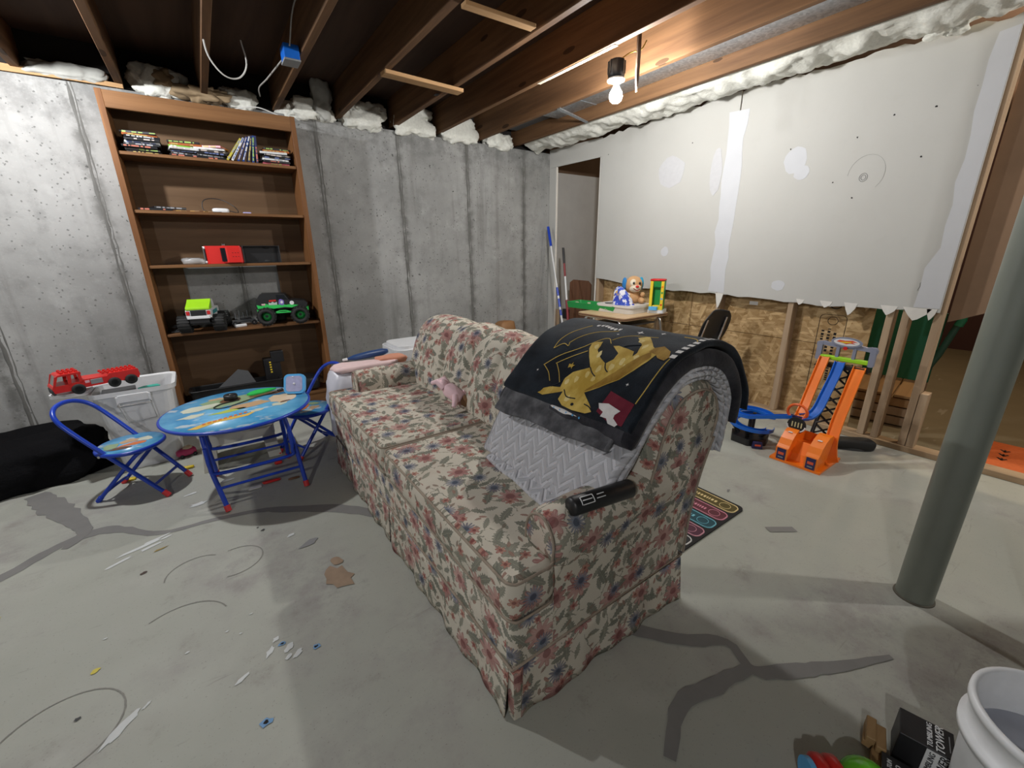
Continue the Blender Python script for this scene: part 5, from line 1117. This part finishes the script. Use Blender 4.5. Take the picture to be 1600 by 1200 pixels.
for s in (-1, 1): MB().ball((.065, s*.06, .03), (.05, .03, .03), 14).build('leg', M_TANF, pp); MB().ball((.05, s*.075, .085), (.035, .024, .024), 12).build('arm', M_CRF if s < 0 else M_TANF, pp)
# tall toy tower
tw_ = thing('toy_tower', 'red, green and yellow plastic toy tower at the desk corner', 'toy', (3.50, 2.515, DZ+.001), math.radians(24))
MB().prism(rrect(.17, .15, .02), 0, .03).build('base', M_WHITE, tw_, bevel=.004)
MB().box((.0, .0, .165), (.012, .11, .27)).build('back_panel', M_GREEN, tw_)
for s in (-1, 1): MB().box((-.035, s*.055, .165), (.08, .014, .27)).build('side_panel', M_GREEN if s < 0 else M_YELLOW, tw_, bevel=.002, seg=1)
for s in (-1, 1): MB().box((-.078, s*.050, .165), (.010, .026, .268)).build('front_strip', M_YELLOW, tw_, bevel=.002, seg=1)
for k in range(4): MB().cyl((-.0835, -.050, .08+.055*k), (-.0845, -.050, .08+.055*k), .009, n=12).build('printed_dot', (M_RED, M_LTBLUE, M_GREEN, M_ORANGE)[k], tw_)
MB().tube([(-.08, -.06, .305), (-.08, .06, .305), (.0, .06, .305), (.0, -.06, .305)], .010, 8, closed=True).build('top_rim', M_RED, tw_)
MB().prism(rrect(.05, .08, .012, 3, -.085, .02), .03, .062).build('blue_button', M_LTBLUE, tw_, bevel=.006); MB().box((-.04, .0, .05), (.06, .07, .04)).build('ramp', M_YELLOW, tw_, bevel=.004)
# black school chair
sch = thing('school_chair', 'black plastic school chair with chrome frame behind the blankets', 'chair', (3.36, 1.95, 0), math.radians(88))
def shell(i, j):
    t = i/12; s = (j/12-.5)*2; w3 = .20*(1-.35*abs(2*t-1)**3)
    return (Vector((-.02-.09*t-.05*s*s*(1-t*.3), s*w3, .60+.27*t-.02*s*s)), (0, 0))
o = MB().grid(shell, 12, 12).build('backrest', M_BLACK, sch); m_ = o.modifiers.new('t', 'SOLIDIFY'); m_.thickness = .008
def seatf(i, j):
    t = i/10; s = (j/10-.5)*2
    return (Vector((.0+.38*t, s*.20, .44-.02*(1-s*s)*math.sin(PI*t)-.03*max(0, t-.8)*5)), (0, 0))
o = MB().grid(seatf, 10, 10).build('seat', M_BLACK, sch); m_ = o.modifiers.new('t', 'SOLIDIFY'); m_.thickness = .008
for s in (-1, 1):
    MB().tube(smooth_path([(.36, s*.19, .0), (.33, s*.17, .42), (.10, s*.16, .425), (-.02, s*.155, .46), (-.07, s*.145, .60), (-.125, s*.135, .80)]), .011, 8).build('frame_tube', M_CHROME, sch); MB().tube([(-.10, s*.20, 0), (.08, s*.165, .425)], .011, 8).build('leg', M_CHROME, sch)
MB().cyl((-.062, .02, .735), (-.070, .02, .735), .012, n=12).build('red_badge', M_RED, sch)
# ================================================================ orange and blue track tower
M_TRGR = plain('grey_tower_plastic', (.24, .26, .34), .45); M_DECAL = plain('navy_decal', (.02, .02, .09), .35); M_DECALR = plain('flame_decal', (.70, .10, .04), .35)
tt = thing('track_tower', 'orange and blue toy car race tower standing before the sheathing', 'toy', (3.04, .925, 0))
def chan(par, name, pts, wd, m, side=(0, 1, 0), wall=.018, th=.004):
    """U-shaped track swept along pts; side = across direction"""
    P = smooth_path(pts, 6); S_ = Vector(side); sec = [(-wd/2, wall), (-wd/2, 0), (wd/2, 0), (wd/2, wall), (wd/2-th, wall), (wd/2-th, th), (-wd/2+th, th), (-wd/2+th, wall)]
    def fn(i, j):
        a = P[max(0, i-1)]; b = P[min(len(P)-1, i+1)]; t = (b-a).normalized(); s = (S_ - t*S_.dot(t)).normalized() if not callable(side) else side(i)
        up = t.cross(s); up = up if up.z > 0 or abs(up.z) < 1e-3 and up.x < 0 else -up; c_, h_ = sec[j % 8]; return (P[i]+s*c_+up*h_, (0, 0))
    mb = MB().grid(fn, len(P)-1, 8, cv=True, smooth=False)
    for i in (0, len(P)-1): mb.add([fn(i, j)[0] for j in range(8)], [(0, 1, 6, 7), (1, 2, 5, 6), (2, 3, 4, 5)])
    return mb.build(name, m, par)
# base housing with two rounded arches
MB().prism([(-.175, -.145), (.16, -.145), (.16, .15), (-.175, .15)], 0, .014).build('base_plate', M_ORANGE, tt, bevel=.004)
for y in (-.085, .085):
    pr = [(-.170, .0), (-.170, .095), (-.150, .115), (-.125, .150), (-.085, .185), (-.035, .205), (.01, .205), (.045, .185), (.07, .15), (.085, .10), (.09, .0)]
    inn = [(.045, 0), (.04, .09), (.01, .145), (-.03, .155), (-.07, .135), (-.10, .09), (-.11, .0)]
    MB().prism(pr, -.036, .036, XZ(y)).build('arch_housing', M_ORANGE, tt, bevel=.006)
    MB().prism([(-.1725, .016), (-.1705, .016), (-.1705, .092), (-.1725, .092)], -.026, .026, XZ(y)).build('decal', M_DECAL, tt)
    MB().box((-.1735, y, .058), (.001, .034, .018)).build('decal_flame', M_DECALR, tt); MB().box((-.1735, y, .032), (.001, .03, .008)).build('decal_line', M_GREY, tt)
    MB().box((-.085, y, .1865), (.02, .024, .002)).build('white_badge', M_WHITE, tt)
MB().prism([(-.12, 0), (.09, 0), (.09, .10), (-.05, .13), (-.10, .06)], -.05, .05, XZ(0)).build('inner_ramp', M_ORANGE, tt, bevel=.004)
MB().prism([(.08, 0), (.16, 0), (.15, .12), (.09, .16)], -.14, .05, XZ(0)).build('rear_block', M_ORANGE, tt, bevel=.005)
# three tracks
chan(tt, 'orange_track', [(.285, .10, .635), (.235, .10, .55), (.16, .10, .42), (.085, .095, .315), (.03, .09, .262)], .058, M_ORANGE)
chan(tt, 'blue_track', [(.285, .01, .615), (.24, .01, .53), (.17, .015, .42), (.10, .02, .32), (.05, .04, .275), (.02, .08, .258)], .058, M_TOYBLUE)
chan(tt, 'orange_track', [(.285, -.10, .60), (.235, -.10, .52), (.17, -.10, .40), (.10, -.10, .27), (.04, -.11, .16), (.0, -.135, .075), (-.02, -.155, .04)], .066, M_ORANGE)
lp = MB().tube([(.02, .105+.058*math.cos(a), .295+.052*math.sin(a)) for a in (2*PI*i/28 for i in range(28))], .009, 8, closed=True).build('loop_ring', plain('red_orange_plastic', (.75, .11, .015), .35), tt)
MB().cyl((-.035, .075, .225), (-.045, .075, .225), .055, n=28).build('round_badge', M_BLACK, tt); MB().tube([(-.0455, .075+.053*math.cos(a), .225+.043*math.sin(a)) for a in (PI+PI*i/14 for i in range(15))], .005, 6).build('badge_rim', M_WHITE, tt)
for k in range(4): MB().box((-.047, .045+.018*k, .232), (.002, .007, .034), M=None).build('badge_stripe', plain('pale_yellow', (.62, .56, .30), .4), tt)
MB().box((.02, .105, .262), (.02, .06, .012)).build('gate_print', M_DECAL, tt)
# black lattice tower behind the tracks
for y in (-.05, .05): MB().tube([(.13, y, .02), (.27, y, .30), (.31, y, .60)], .012, 6).build('tower_leg', M_BLACK, tt)
for k in range(7):
    z = .12+.07*k; x = .185+.13*(z-.1)/.5; MB().tube([(x, -.05, z), (x+.028, .05, z+.06)], .007, 6).build('lattice_bar', M_BLACK, tt); MB().tube([(x, .05, z), (x+.028, -.05, z+.06)], .007, 6).build('lattice_bar', M_BLACK, tt)
MB().box((.30, 0, .585), (.05, .29, .03)).build('top_deck', M_BLACK, tt, bevel=.004)
MB().box((.30, 0, .635), (.03, .27, .028)).build('starting_gate', M_LIME, tt, bevel=.006)
for y in (-.145, .145): MB().prism(rrect(.03, .125, .008, 2, 0, 0), -.014, .014, Matrix(((0, 0, 1, .30), (1, 0, 0, y), (0, 1, 0, .675), (0, 0, 0, 1)))).build('gate_post', M_TRGR, tt, bevel=.003)
for y in (-.05, .04): MB().box((.295, y, .675), (.018, .02, .10)).build('gate_post', M_TRGR, tt, bevel=.003)
MB().prism([(-.165, .70), (-.165, .725), (-.13, .738), (-.11, .733), (-.06, .742), (.06, .742), (.10, .735), (.13, .742), (.165, .732), (.165, .705), (.13, .715), (.06, .71), (-.06, .71), (-.12, .708)], -.012, .012, Matrix(((0, 0, 1, .30), (1, 0, 0, 0), (0, 1, 0, 0), (0, 0, 0, 1)))).build('arch_beam', M_TRGR, tt, bevel=.003)
sg = MB().prism([(.085*math.cos(a), .032*math.sin(a)) for a in (2*PI*i/24 for i in range(24))], -.004, .004, Matrix(((0, 0, 1, .283), (1, 0, 0, .0), (0, 1, 0, .752), (0, 0, 0, 1)))).build('name_plate', M_TRGR, tt, bevel=.002)
MB().prism([(.07*math.cos(a), .022*math.sin(a)) for a in (2*PI*i/24 for i in range(24))], .0042, .0052, Matrix(((0, 0, -1, .283), (1, 0, 0, .0), (0, 1, 0, .752), (0, 0, 0, 1)))).build('plate_face', M_WHITE, sg)
MB().prism([(.055, .0), (.04, .012), (.01, .010), (-.03, .016), (-.058, .006), (-.03, .004), (-.05, -.006), (-.02, -.004), (.0, -.012), (.02, -.006)], .0054, .0062, Matrix(((0, 0, -1, .283), (1, 0, 0, .0), (0, 1, 0, .752), (0, 0, 0, 1)))).build('flame_emblem', M_DECALR, sg)
MB().prism([(.04, -.002), (.01, .004), (-.03, .006), (-.02, -.001), (.01, -.006)], .0064, .0070, Matrix(((0, 0, -1, .283), (1, 0, 0, .0), (0, 1, 0, .752), (0, 0, 0, 1)))).build('flame_emblem', M_YELLOW, sg)
MB().cyl((.283, 0, .712), (.278, 0, .712), .012, n=16).build('red_button', M_RED, tt)
# blue spiral joined to the tower
sp_ = thing('spiral_track', 'blue spiral race track on a black stand joined to the orange tower', 'toy', (3.05, 1.30, 0))
def helix(par, name, R_, a0, a1, z0, z1, wd, m, tail=None):
    N = 44; sec = [(-wd/2, .018), (-wd/2, 0), (wd/2, 0), (wd/2, .024), (wd/2-.004, .024), (wd/2-.004, .004), (-wd/2+.004, .004), (-wd/2+.004, .018)]; pts = []
    for i in range(N+1):
        t = i/N; a = a0+(a1-a0)*t; pts.append((Vector((R_*math.cos(a), R_*math.sin(a), z0+(z1-z0)*t)), Vector((math.cos(a), math.sin(a), 0))))
    if tail:
        p, s = pts[-1]
        for i in range(1, 9): pts.append((p.lerp(Vector(tail), i/8), s))
    fn = lambda i, j: (pts[i][0]+pts[i][1]*sec[j % 8][0]+Vector((0, 0, sec[j % 8][1])), (0, 0))
    mb = MB().grid(fn, len(pts)-1, 8, cv=True, smooth=False)
    for i in (0, len(pts)-1): mb.add([fn(i, j)[0] for j in range(8)], [(0, 1, 6, 7), (1, 2, 5, 6), (2, 3, 4, 5)])
    return mb.build(name, m, par)
helix(sp_, 'upper_ring', .115, -PI*.35, PI*1.08, .178, .205, .055, M_TOYBLUE, (.0, -.25, .252))
helix(sp_, 'lower_ring', .120, -PI*.15, PI*1.65, .155, .095, .055, M_TOYBLUE)
MB().prism([(-.13, -.05), (-.03, -.13), (.08, -.10), (.10, .06), (-.02, .12), (-.12, .07)], 0, .05).build('stand', M_BLACK, sp_, bevel=.012)
for a in (.4, 1.9, 3.4, 4.7): MB().tube([(.07*math.cos(a), .07*math.sin(a), .04), (.115*math.cos(a), .115*math.sin(a), .10)], .014, 8).build('strut', M_BLACK, sp_)
for x in (-.02, .03): MB().cyl((x, .0, .05), (x, .0, .20), .012).build('post', M_BLACK, sp_)
MB().prism([(-.033, -.002), (.033, -.002), (.028, .045), (-.028, .045)], .0, .02, Matrix(((.62, 0, -.78, -.105), (-.78, 0, -.62, -.105), (0, 1, 0, .004), (0, 0, 0, 1)))).build('front_plate', M_DECAL, sp_, bevel=.003)
MB().box((-.122, -.119, .028), (.003, .036, .012), rz=.67).build('plate_flame', M_DECALR, sp_)
# dark shoes / scraps by the plate
sh_ = thing('shoe', 'black shoe lying by the bottom plate beside the track tower', 'shoe', (3.46, .80, 0), -.9)
lump(MB(), (0, 0, .04), (.26, .095, .075), .15, 20, 5, 6).build('upper', M_RUBBER, sh_); MB().prism([(x*1.0, y*1.0) for x, y in blob(.13, .045, 18, .06, 2)], 0, .018).build('sole', M_DKGREY, sh_)
tag(lump(MB(), (3.28, 1.03, .05), (.08, .05, .09), .3, 12, 4, 9).build('clear_toy', plain('smoky_plastic', (.16, .18, .2), .2)), 'smoky plastic toy piece behind the orange track tower', 'toy')
tag(MB().prism(blob(.09, .05, 14, .2, 9, 3.33, .93, .4), 0, .012).build('paper_scrap', M_PAPER), 'white paper scrap on the floor behind the track tower', 'paper')
# ================================================================ door mat behind the sofa
dm = thing('door_mat', 'black mat with coloured outlined badges on the floor behind the sofa', 'mat', (1.76, 1.22, 0))
MB().prism(rrect(.76, .70, .03, 4), 0, .009).build('base', plain('black_mat', (.016, .015, .015), .9, bump=.4), dm, bevel=.003)
rr = random.Random(2)
for k, (nm, c, d) in enumerate((('yellow', (.78, .62, .30), (.10, .075, .02)), ('pink', (.72, .28, .36), (.12, .03, .04)), ('teal', (.18, .50, .60), (.02, .07, .09)), ('rose', (.62, .30, .36), (.09, .03, .05)), ('white', (.70, .68, .66), (.03, .03, .03)), ('sky', (.25, .45, .65), (.02, .03, .06)))):
    x = .315-.108*k
    for y in (-.18, .17):
        P = rrect(.085, .31, .03, 5, x, y); bd = MB().add([(a, b, .0098) for a, b in P], [tuple(range(len(P)))]).build('badge', plain('badge_%s_dark' % nm, d, .9), dm)
        MB().tube([(a, b, .010) for a, b in P], .0035, 5, closed=True).build('badge_outline', plain('badge_%s' % nm, c, .8), bd)
        MB().tube([(x+.028*math.cos(t), y-.095+.028*math.sin(t), .0105) for t in (2*PI*i/16 for i in range(16))], .0018, 4, closed=True).build('badge_ring', plain('badge_%s' % nm, c, .8), bd)
        mb = MB(); q = y-.05
        while q < y+.09: l = rr.uniform(.008, .016); mb.box((x, q+l/2, .0105), (.02, l*.75, .0012)); q += l+.004
        mb.build('badge_marks', plain('badge_%s' % nm, c, .8), bd)
# ================================================================ steel columns
M_COL = plain('grey_green_paint', (.185, .20, .168), .45, var=.12, sc=5)
def column(x, y, label, r=.058):
    t = thing('steel_column', label, 'column', (x, y, 0)); MB().cyl((0, 0, .006), (0, 0, 2.47), r, n=40).build('shaft', M_COL, t); MB().lathe([(0, 0), (r+.006, 0), (r+.005, .006), (0, .007)], n=40).build('base_ring', plain('rusty_grout', (.12, .11, .085), .9), t)
    MB().box((0, 0, 2.478), (.2, .15, .016)).build('top_plate', M_COL, t); return t
column(2.093, .172, 'grey-green steel support column standing before the stud wall')
column(2.055, -.215, 'second steel column barely showing at the right edge behind the white bucket', .05)
# ================================================================ lamp and cables on the ceiling
LB = (2.36, 2.155)
lf = thing('recessed_lamp', 'black recessed lamp can with white ring hanging loose between the joists', 'lamp', (LB[0], LB[1], 2.37))
MB().lathe([(.0, .115), (.030, .115), (.046, .108), (.050, .10), (.052, .03), (.048, .004), (.0, .002)], n=30).build('can', M_BLACK, lf); MB().lathe([(.030, .002), (.052, -.004), (.056, .004), (.05, .010)], n=30).build('trim_ring', M_WHITE, lf)
for k in range(8): a = 2*PI*k/8; MB().box((.05*math.cos(a), .05*math.sin(a), .07), (.012, .004, .07), rz=a).build('cooling_fin', M_BLACK, lf)
MB().tube(smooth_path([(.02, -.01, .115), (.05, -.06, .14), (.09, -.11, .15), (.10, -.14, .19)]), .004, 6).build('yellow_wire', plain('yellow_wire', (.62, .42, .08), .5), lf)
lb = thing('light_bulb', 'bare glowing light bulb hanging just below the recessed can', 'light bulb', (LB[0]+.004, LB[1]-.002, 2.341))
gb = plain('glowing_glass', (1, .985, .96), .3, emit=BULB_W, var=0)
MB().lathe([(0, -.098), (.020, -.094), (.036, -.080), (.042, -.060), (.038, -.038), (.024, -.016), (.018, -.004), (0, -.003)], n=24).build('globe', gb, lb); MB().lathe([(0, -.004), (.018, -.004), (.019, .030), (0, .031)], n=20).build('socket', M_WHITE, lb)
tag(MB().prism([(-.012, 2.728), (.008, 2.728), (.014, 2.50), (.012, 2.36), (.0, 2.29), (-.014, 2.38), (-.016, 2.52)], 0, .012, Matrix(((1, 0, 0, 2.43), (0, 0, 1, 2.04), (0, 1, 0, 0), (0, 0, 0, 1)))).build('hanging_strip', plain('old_brown_strip', (.12, .075, .05), .7, var=.3)), 'narrow brown wood splinter hanging beside the lamp can', 'strip')
du = thing('air_duct', 'flat galvanised metal air duct running between the last two joists', 'duct', (2.94, .0, 2.592))
MB().span((-.215, .3, .0), (.215, 3.62, .13)).build('duct_body', M_GALV, du); MB().span((-.222, 3.10, -.004), (.222, 3.125, .13)).build('seam_flange', M_GALV, du)
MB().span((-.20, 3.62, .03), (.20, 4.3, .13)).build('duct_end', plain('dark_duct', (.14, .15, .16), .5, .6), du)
MB().prism([(-.25, 3.06), (.24, 3.22), (.24, 3.25), (-.25, 3.10)], -.113, -.104).build('cross_strap', M_GALV, du)
bb = thing('junction_box', 'blue plastic electrical box nailed beside a ceiling joist', 'electrical box', (.662, 3.20, 2.455))
MB().box((0, 0, .03), (.085, .11, .075)).build('box', M_TOYBLUE, bb, bevel=.004); MB().box((0, 0, -.012), (.09, .115, .010)).build('cover', M_GREY, bb, bevel=.002)
M_CABLE = plain('white_cable', (.62, .61, .58), .5); M_CABLEG = plain('grey_cable', (.30, .29, .27), .6)
for nm, pts, m, l in (('cable', [(.70, 2.75, 2.70), (.66, 2.95, 2.62), (.65, 3.12, 2.50)], M_CABLEG, 'grey cable running from the ceiling into the blue electrical box'), ('cable', [(.62, 3.24, 2.46), (.57, 3.55, 2.44), (.56, 3.85, 2.47), (.60, 4.15, 2.50)], M_CABLEG, 'grey cable dropping from the blue box towards the wall'),
    ('cable', [(.245, 3.05, 2.62), (.235, 3.2, 2.53), (.25, 3.34, 2.44), (.32, 3.40, 2.37), (.40, 3.42, 2.38), (.45, 3.42, 2.46), (.44, 3.42, 2.58)], M_CABLE, 'white cable hanging in a loop from the joist above the bookcase'), ('cable', [(.42, 4.20, 2.40), (.50, 4.17, 2.415), (.58, 4.15, 2.42), (.68, 4.14, 2.392), (.72, 4.14, 2.378)], M_CABLE, 'white cable lying in a bow on the bookcase top')):
    tag(MB().tube(smooth_path(pts), .0042, 8).build(nm, m), l, 'cable')
# ================================================================ the next room, seen between the studs
gp = thing('painted_board', 'green painted board standing in the next room behind the studs', 'board', (4.65, .93, 0))
MB().box((0, 0, .56), (.03, .46, .56)).build('board', plain('green_paint', (.012, .15, .085), .6), gp)
for s in (-1, 1): MB().box((.02, s*.2, .14), (.04, .05, .28)).build('leg', M_STUD, gp)
gpi = thing('pipe', 'green pipe with an open elbow hanging behind the end stud', 'pipe', (4.6, .62, 0))
MB().tube([(0, 0, 1.3), (0, -.01, .80), (.0, .0, .76)], .028, 14).build('upright', plain('green_pipe', (.02, .22, .13), .4), gpi); MB().tube([(.0, .005, .76), (.01, .06, .52), (.02, .10, .40)], .022, 12).build('branch', plain('dark_green_pipe', (.02, .09, .065), .5), gpi)
sb = thing('wooden_step', 'low wooden step box on the next room floor behind the studs', 'step', (4.62, .92, 0), .12)
for k in range(3): MB().box((0, .0, .04+.075*k), (.9, .42, .065)).build('side_board', M_STUD if k < 2 else M_LATH, sb, bevel=.003, seg=1)
for k in range(3): MB().box((0, -.14+.14*k, .245), (.94, .13, .022)).build('tread_board', M_LATH, sb, bevel=.003, seg=1)
om = thing('orange_mat', 'orange door mat with black bird tracks on the next room floor', 'mat', (4.06, .04, 0), .03)
MB().prism(rrect(.62, .46, .02), 0, .010).build('base', plain('orange_coir', (.60, .13, .03), .95, var=.2, sc=60, bump=.5), om)
for i in range(2):
    for j in range(3):
        x, y = -.06+.09*j, .12-.15*i
        for a in (-.5, 0, .5): MB().box((x+.018*math.cos(a), y+.02*math.sin(a), .011), (.045, .009, .002), rz=a).build('bird_track', M_BLACK, om)
# ================================================================ lower right corner: pail, game box, toy
pl = thing('pail', 'white plastic pail with rolled rim at the lower right corner', 'pail', (1.325, -.185, 0))
MB().lathe([(0, 0), (.128, 0), (.132, .004), (.148, .255), (.150, .262), (.161, .264), (.162, .285), (.151, .288), (.152, .345), (.160, .350), (.160, .368), (.152, .372), (.146, .366), (.142, .262), (.126, .008), (0, .006)], n=56).build('body', M_WHITE, pl)
MB().lathe([(0, .24), (.140, .24), (.141, .246), (0, .2462)], n=48).build('liner', plain('lilac_white', (.62, .64, .72), .5), pl)
pl.scale = (1, 1, .955)
M_CARD = plain('brown_cardboard', (.30, .20, .11), .85, bump=.2); M_CARDB = plain('black_card', (.010, .010, .012), .5)
tg = thing('game_box', 'black game box with white TUMBLING TOWER lettering beside the white pail', 'box', (1.43, .015, 0), 0)
tg.location = (1.352, .005, 0); tg.rotation_euler.z = .226
L_, W_, H_ = .088, .108, .10
MB().span((-L_/2, -W_/2, 0), (L_/2, W_/2, H_)).build('carton', M_CARDB, tg, bevel=.0015, seg=1)
MB().span((-L_/2-.0015, -W_/2, 0), (-L_/2, .0, H_-.004)).build('white_label', M_WHITE, tg)
EX, EY, EZ = (1, 0, 0), (0, 1, 0), (0, 0, 1)
text('printed_word', 'TUMBLING', .0155, M_WHITE, tg, basis((0, -.006, H_+.0006), EX, EY, EZ), shear=.15)
text('printed_word', 'TOWER', .024, M_WHITE, tg, basis((0, -.026, H_+.0006), EX, EY, EZ), shear=.15)
text('printed_word', 'TUMBLING', .0165, M_CARDB, tg, basis((-L_/2-.002, -.013, H_/2), EZ, EY, (-1, 0, 0)), shear=.15)
text('printed_word', 'TOWER', .026, M_CARDB, tg, basis((-L_/2-.002, -.036, H_/2), EZ, EY, (-1, 0, 0)), shear=.15)
MB().box((0, -.044, H_+.0004), (.05, .002, .0006)).build('small_print', M_GREY, tg)
for k, (x, y, z) in enumerate(((1.310, .103, .012), (1.302, .079, .012), (1.232, .066, .012), (1.306, .100, .0345), (1.298, .076, .0345))):
    tag(MB().box((x, y, z), (.075, .022, .0215), rz=.226+.02*(k-2)).build('wooden_block', wood('block_wood', (.26, .15, .06), (.42, .27, .13), 0) if k == 0 else bpy.data.materials['block_wood'], bevel=.002, seg=1), 'plain wooden game block lying by the black box, %s' % ('lower left', 'lower middle', 'lower right', 'upper left', 'upper right')[k], 'block', 'wooden game blocks')
fp = thing('box_flap', 'torn black carton flap with partial white TUMBLING TOWER lettering before the wooden blocks', 'carton', (1.235, .020, .004), .226)
MB().box((0, 0, .04), (.055, .075, .003), M=Matrix.Rotation(.15, 4, 'Y')).build('card', M_CARDB, fp); MB().box((.0, 0, .018), (.05, .07, .034)).build('support', M_CARD, fp)
TM = Matrix.Rotation(.15, 4, 'Y')
text('printed_word', 'TUM', .014, M_WHITE, fp, TM @ basis((-.004, .022, .0422), EX, EY, EZ), shear=.15); text('printed_word', 'TO', .020, M_WHITE, fp, TM @ basis((-.008, .003, .0422), EX, EY, EZ), shear=.15)
cp_ = thing('toy_caterpillar', 'red, green and blue plastic baby toy at the bottom edge of the floor', 'toy', (1.085, .098, 0), math.radians(-42))
MB().cyl((-.088, 0, .055), (-.074, 0, .055), .042, n=28).build('blue_disc', M_LTBLUE, cp_, bevel=.004)
for x in (-.055, -.022): MB().lathe([(0, -.018), (.040, -.017), (.052, -.008), (.052, .008), (.040, .017), (0, .018)], n=28, M=Matrix.Translation((x, 0, .054)) @ Matrix.Rotation(PI/2, 4, 'Y')).build('red_ring', M_RED, cp_)
MB().ball((.050, 0, .055), (.058, .055, .055), 28).build('green_head', plain('apple_green', (.12, .52, .02), .18, var=.03), cp_)
